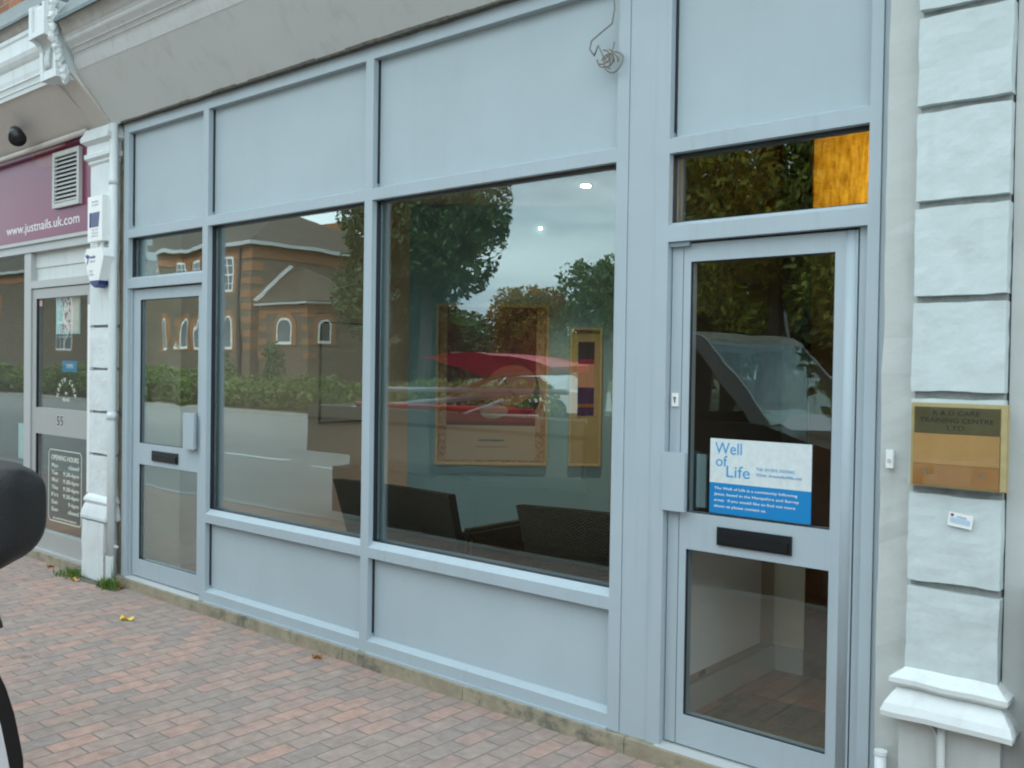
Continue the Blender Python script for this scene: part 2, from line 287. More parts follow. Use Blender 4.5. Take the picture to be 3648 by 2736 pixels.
# ---------------------------------------------------------------- helpers
WM = {}
def wm(o):
    if o.name in WM: return WM[o.name]
    l = Matrix.Translation(o.location) @ o.rotation_euler.to_matrix().to_4x4()
    return (wm(o.parent) @ l) if o.parent else l
def tag(o, label=None, cat=None, group=None, kind=None):
    if label: o['label'] = label
    if cat: o['category'] = cat
    if group: o['group'] = group
    if kind: o['kind'] = kind
    return o
def thing(name, label, cat, loc=(0, 0, 0), rotz=0, group=None):
    o = bpy.data.objects.new(name, None); COL.objects.link(o); o.location = loc; o.rotation_euler = (0, 0, rotz); o.empty_display_size = .1
    return tag(o, label, cat, group)
def obj(name, bm, m, parent=None, smooth=False, local=False, label=None, bev=0):
    """links bm (world coordinates, or the parent's when local) as ONE mesh object"""
    if bev:
        es = [e for e in bm.edges if len(e.link_faces) == 2 and e.calc_face_angle(0) > .5]
        bmesh.ops.bevel(bm, geom=es, offset=bev, segments=2, affect='EDGES', profile=.7)
    me = bpy.data.meshes.new(name)
    if parent is not None:
        if not local: bmesh.ops.transform(bm, matrix=wm(parent).inverted(), verts=bm.verts)
        off = None
    elif bm.verts:
        xs = [v.co.x for v in bm.verts]; ys = [v.co.y for v in bm.verts]; zs = [v.co.z for v in bm.verts]
        off = Vector(((min(xs)+max(xs))/2, (min(ys)+max(ys))/2, min(zs))); bmesh.ops.translate(bm, vec=-off, verts=bm.verts)
    bmesh.ops.recalc_face_normals(bm, faces=bm.faces) if not getattr(bm, 'tag_open', False) and len(bm.faces) < 8000 else None
    bm.to_mesh(me); bm.free(); me.materials.append(M[m] if isinstance(m, str) else m)
    if smooth:
        for p in me.polygons: p.use_smooth = True
    o = bpy.data.objects.new(name, me); COL.objects.link(o)
    if parent is not None: o.parent = parent
    elif off is not None: o.location = off
    if label: o['label'] = label
    return o
def B(): return bmesh.new()
def box(bm, x0, x1, y0, y1, z0, z1):
    v = [bm.verts.new(p) for p in ((x0, y0, z0), (x1, y0, z0), (x1, y1, z0), (x0, y1, z0), (x0, y0, z1), (x1, y0, z1), (x1, y1, z1), (x0, y1, z1))]
    for f in ((0, 3, 2, 1), (4, 5, 6, 7), (0, 1, 5, 4), (1, 2, 6, 5), (2, 3, 7, 6), (3, 0, 4, 7)): bm.faces.new([v[i] for i in f])
    return bm
def bx(*a): return box(B(), *a)
def prism(bm, pts, axis, a, c):
    """extrude a 2-D outline along an axis: X -> pts are (y,z); Y -> (x,z); Z -> (x,y)"""
    def P(p, t): return {'X': (t, p[0], p[1]), 'Y': (p[0], t, p[1]), 'Z': (p[0], p[1], t)}[axis]
    A = [bm.verts.new(P(p, a)) for p in pts]; C = [bm.verts.new(P(p, c)) for p in pts]
    n = len(pts); bm.faces.new(A); bm.faces.new(C[::-1])
    for i in range(n): bm.faces.new((A[i], A[(i+1) % n], C[(i+1) % n], C[i]))
    return bm
def tube(bm, pts, r, n=8, r2=None, cap=True):
    pts = [Vector(p) for p in pts]; rings = []
    for i, p in enumerate(pts):
        d = (pts[min(i+1, len(pts)-1)]-pts[max(i-1, 0)]).normalized()
        a = d.orthogonal().normalized() if abs(d.z) < .99 else Vector((1, 0, 0)); a = (a-d*a.dot(d)).normalized(); b_ = d.cross(a)
        if i and rings:
            pa = (rings[-1][0].co-pts[i-1]).normalized(); pa = (pa-d*pa.dot(d)).normalized(); a = pa; b_ = d.cross(a)
        rr = r if r2 is None else r+(r2-r)*i/(len(pts)-1)
        rings.append([bm.verts.new(p+a*rr*math.cos(2*math.pi*k/n)+b_*rr*math.sin(2*math.pi*k/n)) for k in range(n)])
    for i in range(len(rings)-1):
        for k in range(n): bm.faces.new((rings[i][k], rings[i][(k+1) % n], rings[i+1][(k+1) % n], rings[i+1][k]))
    if cap: bm.faces.new(rings[0][::-1]); bm.faces.new(rings[-1])
    return bm
def text(body, m, x, y, z, h, width=None, parent=None, name='lettering', align='LEFT', ext=.0008, rot=None, local=False, shear=0, track=1):
    """lettering facing -Y; h = capital height, width = total width"""
    cu = bpy.data.curves.new('t', 'FONT'); cu.body = body; cu.size = h/.70; cu.extrude = ext; cu.align_x = 'LEFT'; cu.shear = shear; cu.space_character = track; cu.resolution_u = 3
    o = bpy.data.objects.new('t', cu); COL.objects.link(o); dg = bpy.context.evaluated_depsgraph_get()
    me = bpy.data.meshes.new_from_object(o.evaluated_get(dg)); bpy.data.objects.remove(o); bpy.data.curves.remove(cu)
    bm = B(); bm.from_mesh(me); bpy.data.meshes.remove(me)
    xs = [v.co.x for v in bm.verts]; x0, x1 = min(xs), max(xs); s = (width/(x1-x0)) if width else 1
    w_ = (x1-x0)*s; dx = {'LEFT': 0, 'CENTER': -w_/2, 'RIGHT': -w_}[align]
    for v in bm.verts: v.co = Vector(((v.co.x-x0)*s+dx, -v.co.z, v.co.y))
    if rot: bmesh.ops.rotate(bm, cent=(0, 0, 0), matrix=Matrix.Rotation(rot, 3, 'Y'), verts=bm.verts)
    bmesh.ops.translate(bm, vec=(x, y, z), verts=bm.verts)
    return obj(name, bm, m, parent, local=local) if parent is not None or name else bm
def struct(name, bm, m, **k): return tag(obj(name, bm, m, **k), kind='structure')
def jit(bm, amt, sc, seed=0, axis=(1, 1, 1)):
    for v in bm.verts:
        n = noise.noise_vector((v.co+Vector((seed*7.1, 0, 0)))*sc)
        v.co += Vector((n.x*axis[0], n.y*axis[1], n.z*axis[2]))*amt

# ================================================================ GROUND
PZ = .03     # pavement level
RZ = -.08    # road level
struct('ground', bx(-220, 160, -220, 120, -.6, -.14), 'soil')
struct('pavement', bx(-60, 25, -2.72, .30, -.12, PZ), 'paving')
bm = B()
for i in range(93): box(bm, -60+i*.915, -60+i*.915+.908, -2.86, -2.723, -.12, PZ+.004)
struct('kerb', bm, 'concrete', bev=.008)
struct('road', bx(-120, 60, -15.3, -2.863, -.135, RZ), 'asphalt')
bm = B(); box(bm, -120, 60, -15.45, -15.303, -.13, .03); struct('far_kerb', bm, 'concrete')
struct('verge', bx(-120, 60, -60, -15.453, -.135, .02), 'verge')
bm = B()
for x in [(-15.9+k*6.5) for k in range(-9, 8)]: box(bm, x, x+2.0, -6.76, -6.64, RZ+.001, RZ+.005)
struct('road_marking', bm, 'roadpaint')
bm = B(); box(bm, -12.9, -11.2, -6.5, -6.4, RZ+.001, RZ+.005); struct('road_marking', bm, 'roadpaint')

# ================================================================ SHOPFRONT
sf = thing('shopfront', 'grey-blue aluminium shopfront with two doors and two big windows', 'shopfront', (-3.83, 0, .1))
ZB, ZT = .10, 3.33
def mull(x0, x1, y0=0, z0=ZB, z1=ZT, y1=.11, n='mullion'): obj(n, bx(x0, x1, y0, y1, z0, z1), 'frame', sf, bev=.0035)
mull(-6.518, -6.4516, y1=.05)
obj('mullion', bx(-6.516, -6.4516, .052, .11, ZB, ZT), 'frame', sf)
mull(-5.4859, -5.4232); mull(-3.8993, -3.8377)
mull(-2.2798, -2.2205); mull(-2.2185, -2.0860, y0=.0035, n='infill_board'); mull(-2.0840, -2.0216)
mull(-1.2142, -1.1725); mull(-1.1705, -1.144, y0=.009, n='edge_trim')
COLS = [(-6.4516, -5.4859, 'door'), (-5.4232, -3.8993, 'win'), (-3.8377, -2.2798, 'win'), (-2.0216, -1.2142, 'door')]
def rail(n, x0, x1, z0, z1, sl=.018, parent=sf, yb=.11):
    obj(n, prism(B(), [(0, z0), (0, z1), (.033, z1+sl), (yb, z1+sl), (yb, z0)], 'X', x0, x1), 'frame', parent, bev=.003)
def panel(x0, x1, z0, z1):
    p = obj('panel', bx(x0+.008, x1, .044, .075, z0, z1), 'panel', sf)
    obj('panel_gap', bx(x0+.0002, x0+.0078, .0335, .074, z0+.02, z1-.001), 'gasket', p)
def pane(x0, x1, z0, z1, parent=sf, m='glass', y=.063, name='window_pane'):
    g = obj(name, bx(x0+.001, x1-.001, y, y+.006, z0+.001, z1-.001), m, parent)
    return g
def gasket(x0, x1, z0, z1, parent, y0=.033, y1=.062, t=.003):
    bm = B(); box(bm, x0, x0+t, y0, y1, z0, z1); box(bm, x1-t, x1, y0, y1, z0, z1); box(bm, x0+t, x1-t, y0, y1, z0, z0+t); box(bm, x0+t, x1-t, y0, y1, z1-t, z1)
    obj('gasket', bm, 'gasket', parent)
    bm = B(); y0 = .0695; y1 = .106; t = .004
    box(bm, x0, x0+t, y0, y1, z0, z1); box(bm, x1-t, x1, y0, y1, z0, z1); box(bm, x0+t, x1-t, y0, y1, z0, z0+t); box(bm, x0+t, x1-t, y0, y1, z1-t, z1)
    obj('glazing_spacer', bm, 'spacer', parent)
for x0, x1, k in COLS:
    rail('top_rail', x0, x1, 3.262, ZT, 0)
    rail('transom', x0, x1, 2.517, 2.575, .014)
    panel(x0, x1, 2.589, 3.262)
    if k == 'win':
        rail('bottom_rail', x0, x1, ZB, .165)
        rail('window_sill', x0, x1, .612, .667, .03)
        panel(x0, x1, .183, .612)
        g = pane(x0, x1, .697, 2.517); gasket(x0, x1, .697, 2.517, g)
        obj('drip_strip', bx(x0, x1, -.012, -.0005, ZB-.004, ZB+.008), 'frame', sf)
    else:
        rail('door_transom', x0, x1, 2.159, 2.222, .018)
        g = pane(x0, x1, 2.24, 2.517, m='glassdoor', name='fanlight'); gasket(x0, x1, 2.24, 2.517, g)
        th = obj('threshold', prism(B(), [(-.012, .082), (-.012, .098), (.02, .112), (.11, .112), (.11, .082)], 'X', x0-.02 if x0 > -3 else x0, x1), M['spacer'] if 0 else 'alu', sf, bev=.003)

def door(gl, gr, x0, x1, lbx0, lbx1, cvx0, cvx1, key=False):
    dr = obj('door', bx(x0, x1, .112, .116, .13, .14), 'gasket', sf)   # the seal under the leaf carries the leaf's parts
    dy0, dy1 = .034, .085
    zt, zb = 2.150, .118
    lf = B()
    box(lf, x0, gl, dy0, dy1, zb, zt); box(lf, gr, x1, dy0, dy1, zb, zt)
    box(lf, gl, gr, dy0, dy1, zb, .242); box(lf, gl, gr, dy0, dy1, .917, 1.066); box(lf, gl, gr, dy0, dy1, 2.077, zt)
    obj('door_leaf', lf, 'frame', dr)
    if key: obj('stile_seam', bx(-1.9665, -1.965, dy0-.0012, dy0+.002, zb, zt), 'gasket', dr)
    for z0, z1 in ((.242, .917), (1.066, 2.077)):
        obj('door_pane', bx(gl+.001, gr-.001, .052, .058, z0+.001, z1-.001), 'glassdoor', dr)
        bm = B(); t = .003
        box(bm, gl, gl+t, dy0+.003, .050, z0, z1); box(bm, gr-t, gr, dy0+.003, .050, z0, z1); box(bm, gl+t, gr-t, dy0+.003, .050, z0, z0+t*.6); box(bm, gl+t, gr-t, dy0+.003, .050, z1-t, z1)
        obj('pane_seal', bm, 'gasket', dr)
    lb = B(); box(lb, lbx0, lbx1, dy0-.010, dy0-.001, .953, 1.024)
    obj('letterbox', lb, 'black', dr, bev=.002)
    bm = B(); box(bm, lbx0+.012, lbx1-.012, dy0-.017, dy0-.0105, .962, .998); obj('letterbox_flap', bm, 'rubber', dr, bev=.002)
    bm = B(); box(bm, cvx0, cvx1, -.006, .010, 1.07, 1.307); box(bm, cvx0+.012, cvx1-.02, .0105, dy0-.001, 1.09, 1.29)
    obj('door_handle', bm, 'frame', dr, bev=.002)
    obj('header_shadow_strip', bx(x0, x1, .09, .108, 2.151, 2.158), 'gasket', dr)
    return dr
d1 = door(-6.335, -5.578, -6.425, -5.494, -6.148, -5.812, -5.690, -5.560)
bx_l = obj('door_jamb', bx(-6.4505, -6.432, .02, .11, .113, 2.158), 'frame', d1)
d2 = door(-1.9325, -1.3405, -2.0165, -1.258, -1.790, -1.481, -2.027, -1.922, True)
obj('door_jamb', bx(-1.2505, -1.2147, .03, .11, .113, 2.158), 'frame', d2, bev=.002)
bm = tube(B(), [(-1.284, .053, .12), (-1.284, .053, 2.15)], .0265, 24); obj('hinge_stile', bm, 'frame', d2, smooth=True)
obj('hinge_gap', bx(-1.2575, -1.251, .045, .09, .12, 2.15), 'gasket', d2)
obj('lock_gap', bx(-2.0205, -2.017, .05, .09, .12, 2.15), 'gasket', d2)
kp = obj('keyhole_plate', bx(-2.006, -1.976, .026, .0335, 1.492, 1.546), 'plasticw', d2, bev=.002)
bm = tube(B(), [(-1.991, .0255, 1.526), (-1.991, .022, 1.526)], .0062, 12); box(bm, -1.994, -1.988, .0235, .0257, 1.507, 1.522); obj('keyhole', bm, 'cable', d2)
obj('door_closer_shoe', bx(-2.02, -1.93, .012, .032, 2.139, 2.1575), 'spacer', d2)

# sign on the door glass
obj('inner_handle', bx(-1.915, -1.872, .078, .09, 1.085, 1.30), 'spacer', d2)
sg = thing('door_sign', 'white and blue sign stuck on the glass of the right door', 'sign', (-1.63, .05, 1.07))
obj('sign_upper', bx(-1.838, -1.419, .0485, .0515, 1.196, 1.371), 'signwhite', sg)
obj('sign_lower', bx(-1.838, -1.419, .0485, .0515, 1.074, 1.1958), 'signblue', sg)
yS = .0482
text('Well', 'signtext', -1.816, yS, 1.312, .046, .115, sg)
text('of', 'signtext', -1.812, yS, 1.262, .044, .050, sg)
text('Life', 'signtext', -1.765, yS, 1.222, .046, .100, sg)
text('Tel: 01252 333362', 'signtext', -1.640, yS, 1.258, .011, .155, sg)
text('Web: thewelloflife.net', 'signtext', -1.640, yS, 1.236, .011, .185, sg)
for i, (s, wd) in enumerate([('The Well of Life is a community following', .345), ('Jesus, based in the Hampshire and Surrey', .352), ('areas.  If you would like to find out more', .338), ('about us please contact us.', .222)]):
    text(s, 'letterwhite', -1.817, yS, 1.170-i*.0235, .0105, wd, sg)

# stone plinth under the frame
bm = B()
xs = [-6.62, -5.9, -4.9, -4.0, -3.1, -2.17, -1.3, -.3, .9]
for a, c in zip(xs, xs[1:]): box(bm, a, c-.004, -.03, .28, -.05, .098 if c < -6 else .098)
box(bm, -6.62, .9, -.026, .28, -.05, .09)
for e in list(bm.edges): pass
bmesh.ops.subdivide_edges(bm, edges=bm.edges, cuts=3, use_grid_fill=True); jit(bm, .004, 9)
obj('stone_plinth', bm, 'stone'); tag(bpy.data.objects['stone_plinth'], 'low buff stone plinth running under the grey shopfront', 'plinth')

# ================================================================ FASCIA + CORNICE (right shop)
fa = thing('fascia_board', 'wide grey-white canted fascia board above the grey shopfront', 'fascia', (-3, 0, 3.33))
def lean(bm, x0, x1, y0, z0, y1, z1, t):   # slab leaning outwards, visible face underneath
    prism(bm, [(y0, z0), (y1, z1), (y1+t, z1+t*.8), (y0+t, z0+t*.8)], 'X', x0, x1); return bm
obj('fascia_face', lean(B(), -6.62, 1.2, -.03, 3.333, -.30, 3.655, .05), 'fascia', fa)
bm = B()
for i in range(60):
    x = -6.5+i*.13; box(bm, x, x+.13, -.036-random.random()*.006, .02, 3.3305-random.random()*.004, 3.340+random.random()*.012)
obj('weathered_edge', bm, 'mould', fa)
co = thing('cornice', 'grey-white moulded cornice running above the grey shopfront', 'cornice', (-3, -.35, 3.65))
prof = [(-.28, 3.662), (-.302, 3.655), (-.33, 3.722), (-.322, 3.728), (-.335, 3.752), (-.345, 3.756), (-.338, 3.764), (-.352, 3.782), (-.362, 3.785), (-.356, 3.793), (-.385, 3.825), (-.392, 3.838), (-.386, 3.846), (-.40, 3.862), (-.40, 3.90), (-.1, 3.95)]
obj('moulding', prism(B(), prof, 'X', -6.60, 1.2), 'cornice', co)
prof = [(-.385, 3.87), (-.402, 3.865), (-.41, 3.90), (-.418, 3.92), (-.44, 3.955), (-.1, 4.0)]
obj('upper_moulding', prism(B(), prof, 'X', -6.598, 1.2), 'corniced', co)
ld = obj('lead_flashing', prism(B(), [(-.455, 3.950), (-.455, 3.975), (-.02, 4.62), (.0, 4.62), (-.3, 3.958)], 'X', -6.62, 1.2), 'lead'); tag(ld, 'dark lead flashing sloping up above the right-hand cornice', 'flashing')
pk = obj('board', bx(-6.98, -6.53, -.34, -.30, 4.10, 4.13), 'white'); pk.rotation_euler = (0, R(12), 0); tag(pk, 'short white board lying on the lead flashing by the console bracket', 'board')

# left shop's fascia, cornice, brick wall
fb = thing('fascia_board', 'warm grey canted fascia board above the nail salon sign', 'fascia', (-8, 0, 3.33))
obj('fascia_face', lean(B(), -12, -6.86, -.03, 3.343, -.35, 3.622, .05), 'fasciaL', fb)
obj('end_board', lean(B(), -6.855, -6.628, -.036, 3.333, -.33, 3.637, .05), 'fasciaL', fb)
c2 = thing('cornice', 'white moulded cornice over the nail salon with brick above', 'cornice', (-8, -.4, 3.62))
prof = [(-.33, 3.63), (-.355, 3.612), (-.36, 3.640), (-.368, 3.645), (-.362, 3.655), (-.37, 3.685), (-.38, 3.69), (-.372, 3.702), (-.38, 3.735), (-.388, 3.80), (-.40, 3.815), (-.415, 3.84), (-.425, 3.87), (-.40, 3.885), (-.40, 3.985), (-.41, 4.0), (-.41, 4.03), (-.1, 4.05)]
obj('moulding', prism(B(), prof, 'X', -12, -6.93), 'white', c2)
obj('upper_moulding', prism(B(), [(-.40, 4.02), (-.415, 4.034), (-.43, 4.08), (-.45, 4.10), (-.1, 4.14)], 'X', -12, -6.93), 'corniced', c2)
l2 = obj('lead_flashing', prism(B(), [(-.46, 4.09), (-.46, 4.11), (-.02, 4.60), (0, 4.60), (-.3, 4.10)], 'X', -12, -6.90), 'lead'); tag(l2, 'narrow dark lead flashing between the left cornice and the brickwork', 'flashing')
bw = obj('brick_wall', bx(-16, 5, .0, 7, 4.53, 8.2), 'brickup'); tag(bw, 'red brick upper wall rising above the cornices', 'wall')

for lab_, a_ in (('unseen brick terrace added left of the nail salon to shade the street', (-60, -16.02, .05, 7, -.1, 8.2)), ('unseen brick terrace added right of the white wall to shade the street', (5.02, 30, .05, 7, -.1, 8.2)), ('plain brick rear part added unseen behind the white wall', (1.7, 5.0, .3, 7, -.1, 4.52))):
    tag(obj('terrace', bx(*a_), 'brickup'), lab_, 'building')  # unseen masses added to keep the sun off the pavement and truck
# console bracket between the two cornices
cb = thing('console_bracket', 'white scrolled console bracket with crumbling paint between the cornices', 'bracket', (-6.78, -.4, 3.6))
X0, X1 = -6.90, -6.655
side = [(-.28, 3.60), (-.405, 3.60), (-.408, 3.80), (-.42, 3.845), (-.455, 3.875), (-.49, 3.885), (-.49, 4.07), (-.46, 4.10), (-.28, 4.10)]
bm = prism(B(), side, 'X', X0+.045, X1-.035); obj('body', bm, 'whitepeel', cb)
bm = B()
for a, c in ((X0, X0+.045), (X1-.035, X1)): prism(bm, [(-.28, 3.60), (-.425, 3.60), (-.43, 3.80), (-.445, 3.84), (-.475, 3.862), (-.505, 3.87), (-.505, 4.09), (-.46, 4.12), (-.28, 4.12)], 'X', a, c)
obj('side_cheek', bm, 'white', cb, bev=.004)
bm = B(); box(bm, X0+.0455, X1-.0355, -.424, -.406, 3.602, 3.66); box(bm, X0+.0455, X1-.0355, -.504, -.491, 3.872, 3.91); bm.free()
for q_ in ((-.424, -.406, 3.602, 3.66), (-.504, -.491, 3.872, 3.91)): obj('lip', bx(X0+.0455, X1-.0355, *q_), 'white', cb, bev=.004)
bm = B()
for k in range(3):
    pts = [Vector((X0+.075+k*.03, -.413-.003*k, 3.67))+Vector((math.sin(t*.5)*.012, -math.sin(t*.7)*.012, t*.03)) for t in range(6)]; tube(bm, pts, .009, 6)
obj('scroll', bm, 'white', cb, smooth=True)
bm = B()
for i in range(26):
    z = 3.58+i*.021; y = -.36-.09*min(1, i/14)+random.uniform(-.01, .01); s = random.uniform(.016, .032)
    bmesh.ops.create_icosphere(bm, subdivisions=2, radius=s, matrix=Matrix.Translation((X1+.012, y, z)) @ Matrix.Diagonal((.6, 1.1, 1.3, 1)))
jit(bm, .013, 45); obj('crumbling_mortar', bm, 'whitepeel', cb)

# ================================================================ PILASTERS
def rusticated(name, label, X0, X1, yf, joints, zb, zt, matn, groove=.026, bevel=.006):
    t = thing(name, label, 'pilaster', ((X0+X1)/2, 0, 0))
    bm = bx(X0+.004, X1-.004, yf+.028, .02, zb, zt); obj('core', bm, 'groove', t)
    zz = [zb]+sorted(joints)+[zt]
    for a, c in zip(zz, zz[1:]):
        lo = a+(groove/2 if a != zb else 0); hi = c-(groove/2 if c != zt else 0)
        if hi-lo < .01: continue
        b_ = bx(X0, X1, yf, .0195, lo, hi)
        bmesh.ops.subdivide_edges(b_, edges=b_.edges, cuts=5, use_grid_fill=True)
        bmesh.ops.subdivide_edges(b_, edges=b_.edges, cuts=1, use_grid_fill=True)
        jit(b_, .0045, 7, a); jit(b_, .0025, 22, a+3); obj('block', b_, matn, t, smooth=False)
    return t
jr = [.945+.3133*k for k in range(-1, 9)]; jr = [z for z in jr if z > .7]
pr = rusticated('pilaster', 'white rusticated pilaster of painted blocks at the right of the door', -1.030, -.748, -.075, jr, .60, 3.6, 'render')
def mould(bm, X0, X1, prof, yb=0):
    """moulded cap wrapping three sides: prof = (projection, z)"""
    rings = [[bm.verts.new(p) for p in ((X0-pj, yb, z), (X0-pj, -pj+PF, z), (X1+pj, -pj+PF, z), (X1+pj, yb, z))] for pj, z in prof]
    for a, c in zip(rings, rings[1:]):
        for i in range(3): bm.faces.new((a[i], a[i+1], c[i+1], c[i]))
        bm.faces.new((a[3], a[0], c[0], c[3]))
    bm.faces.new(rings[0]); bm.faces.new(rings[-1][::-1]); return bm
PF = -.075
bm = mould(B(), -1.030, -.748, [(.03, .498), (.058, .503), (.06, .520), (.05, .545), (.03, .575), (.012, .598), (.03, .601), (.040, .612), (.040, .628), (.022, .640), (0, .662)], .019)
bmesh.ops.subdivide_edges(bm, edges=[e for e in bm.edges if e.calc_length() > .2], cuts=12); jit(bm, .004, 9, 3)
obj('base_moulding', bm, 'whitepeel', pr, bev=0)
obj('base', bx(-1.045, -.735, -.075, .0185, -.02, .497), 'renderwall', pr)
wl = B(); box(wl, -.744, 1.6, -.03, .22, -.02, 3.6)
bmesh.ops.subdivide_edges(wl, edges=wl.edges, cuts=20, use_grid_fill=True); jit(wl, .008, 5, 4, (0, 1, 0))
o = obj('wall', wl, 'renderwall'); tag(o, 'rough white painted wall to the right of the rusticated pilaster', 'wall')
wl = B(); box(wl, -1.1425, -1.026, -.028, .11, -.02, 3.6)
bmesh.ops.subdivide_edges(wl, edges=[e for e in wl.edges if e.calc_length() > .3], cuts=60); jit(wl, .006, 9, 5)
o = obj('wall', wl, 'renderwall'); tag(o, 'narrow strip of uneven white plaster between the grey frame and the pilaster', 'wall')
o = obj('door_post', bx(-.66, -.55, -.10, -.05, .0, 1.0), 'rubber'); tag(o, 'dark post at the right edge of the photo beside the white wall', 'post')

# plaque, bell, sticker, conduit, stub pipe
pq = thing('name_plaque', 'wooden name plaque with tarnished brass strip on the right pilaster', 'plaque', (-.875, -.1, 1.27))
obj('backboard', bx(-1.020, -.728, -.100, -.081, 1.273, 1.546), 'frameg', pq, bev=.003)
obj('brass_strip', bx(-1.008, -.752, -.1045, -.1005, 1.448, 1.533), 'brass', pq)
obj('upper_board', bx(-1.010, -.750, -.1045, -.1005, 1.349, 1.447), 'wood', pq)
obj('lower_board', bx(-1.010, -.750, -.1045, -.1005, 1.279, 1.348), 'woodd', pq)
obj('side_rail', bx(-.747, -.730, -.107, -.1005, 1.276, 1.544), 'frameg', pq)
obj('cover_sheet', bx(-1.014, -.748, -.108, -.1062, 1.277, 1.537), glass_mat('perspex', .03, .3, (.97, .98, .97), 0), pq)
for s, z, wd in (('R & D CARE', 1.508, .140), ('TRAINING CENTRE', 1.484, .222), ('LTD', 1.460, .052)): text(s, 'dark', -.880, -.105, z, .0145, wd, pq, align='CENTER')
for x in (-.968, -.800): obj('screw', tube(B(), [(x, -.1048, 1.322), (x, -.1055, 1.322)], .006, 10), 'steel', pq)
be = thing('doorbell', 'small white bell push on the plaster strip beside the right door', 'doorbell', (-1.1, -.03, 1.32))
obj('housing', bx(-1.116, -1.092, -.052, -.036, 1.318, 1.380), 'plasticw', be, bev=.004)
obj('button', tube(B(), [(-1.104, -.053, 1.344), (-1.104, -.056, 1.344)], .0065, 12), 'vent', be)
stk = thing('sticker', 'small tilted white and blue sticker on the right pilaster', 'sticker', (-.865, -.087, 1.17))
stk.rotation_euler = (0, R(7), 0)
def lbx(x0, x1, y0, y1, z0, z1): return bx(x0, x1, y0, y1, z0, z1)
obj('backing', lbx(-.037, .037, 0, .003, -.022, .022), 'plasticw', stk, local=True)
obj('blue_band', lbx(-.030, .030, -.0012, -.0002, -.010, .006), mat('pale_blue_print', (.42, .58, .72), .5), stk, local=True)
obj('badge', tube(B(), [(-.026, -.0012, .014), (-.026, -.0002, .014)], .005, 10), mat('dark_red_print', (.2, .06, .1), .5), stk, local=True)
text('STRIKER', 'greyl', -.012, -.0006, .008, .006, .030, stk, local=True)
cdt = obj('conduit', tube(B(), [(-.905, -.093, 0), (-.905, -.093, .505)], .013, 12), 'renderwall', smooth=True); tag(cdt, 'thin painted conduit rising up the base of the right pilaster', 'conduit')
cbl = obj('cable', tube(B(), [(-.985, -.081, .499), (-.955, -.083, .492), (-.93, -.085, .478), (-.919, -.088, .455), (-.917, -.09, .3)], .006, 6), 'renderwall', smooth=True); tag(cbl, 'short painted cable curving down from the pilaster base moulding', 'cable')
sp_ = thing('stub_pipe', 'short white capped pipe at the foot of the plaster strip', 'pipe', (-1.1, -.06, 0))
obj('pipe_body', tube(B(), [(-1.108, -.062, .03), (-1.108, -.062, .338)], .019, 14), 'white', sp_, smooth=True)
obj('pipe_cap', tube(B(), [(-1.108, -.062, .3385), (-1.108, -.062, .352)], .0215, 14), 'whitepeel', sp_)

# left pilaster
PF = -.05
jl = [.955+.3133*k for k in range(0, 4)]
pl = rusticated('pilaster', 'narrow white rusticated pilaster with moulded capital at the left of the shopfront', -6.920, -6.612, -.05, jl, .64, 3.16, 'white', .020)
bm = mould(B(), -6.92, -6.612, [(0, 3.07), (.012, 3.085), (.012, 3.10), (.035, 3.12), (.035, 3.15), (.02, 3.16), (.02, 3.215), (.055, 3.24), (.055, 3.27), (.04, 3.30), (.03, 3.33)], .0185); jit(bm, .003, 20); obj('capital', bm, 'white', pl)
bm = mould(B(), -6.92, -6.612, [(.012, .47), (.040, .485), (.042, .505), (.035, .54), (.022, .585), (.012, .60), (.026, .605), (.028, .62), (.018, .64), (0, .66)], .0185); jit(bm, .003, 20); obj('base_moulding', bm, 'white', pl)
bm = bx(-6.948, -6.618, -.085, .0175, .045, .469)
bmesh.ops.subdivide_edges(bm, edges=bm.edges, cuts=8, use_grid_fill=True); jit(bm, .004, 10); obj('base', bm, 'white', pl)
bm = bx(-6.6175, -6.6155, -.084, .012, .035, .26); obj('peeling_side', bm, mat('bare_peeled_paint', (.50, .50, .48), .7, var=.1, vscale=8, dirt=(.12, .07, .07), dscale=14, dthr=.52), pl)
o = obj('pilaster_foot', bx(-6.94, -6.625, -.075, .01, 0.0, .0445), 'mould', pl)
o = obj('cable_trunking', bx(-6.985, -6.945, -.035, .012, .66, 2.06), 'plasticw', bev=.003); tag(o, 'white cable trunking up the left edge of the narrow pilaster', 'trunking')
dp = thing('downpipe', 'white painted downpipe between the narrow pilaster and the shopfront', 'pipe', (-6.578, -.045, 0))
obj('pipe_body', tube(B(), [(-6.570, -.048, .08), (-6.578, -.048, 1.2), (-6.572, -.048, 2.3), (-6.575, -.048, 3.335)], .0305, 16), 'white', dp, smooth=True)
for z in (2.90, 1.22): obj('pipe_collar', tube(B(), [(-6.575, -.048, z), (-6.575, -.048, z+.055)], .0335, 16), 'white', dp, smooth=True)
obj('pipe_foot', tube(B(), [(-6.574, -.05, .03), (-6.574, -.05, .24)], .034, 12), 'whitepeel', dp)
obj('pipe_bracket', bx(-6.54, -6.50, -.045, -.03, .305, .320), 'white', dp)
o = obj('wall', bx(-6.640, -6.5195, .021, .3, -.02, 4.0), 'stone'); tag(o, 'sliver of dirty masonry behind the white downpipe', 'wall')

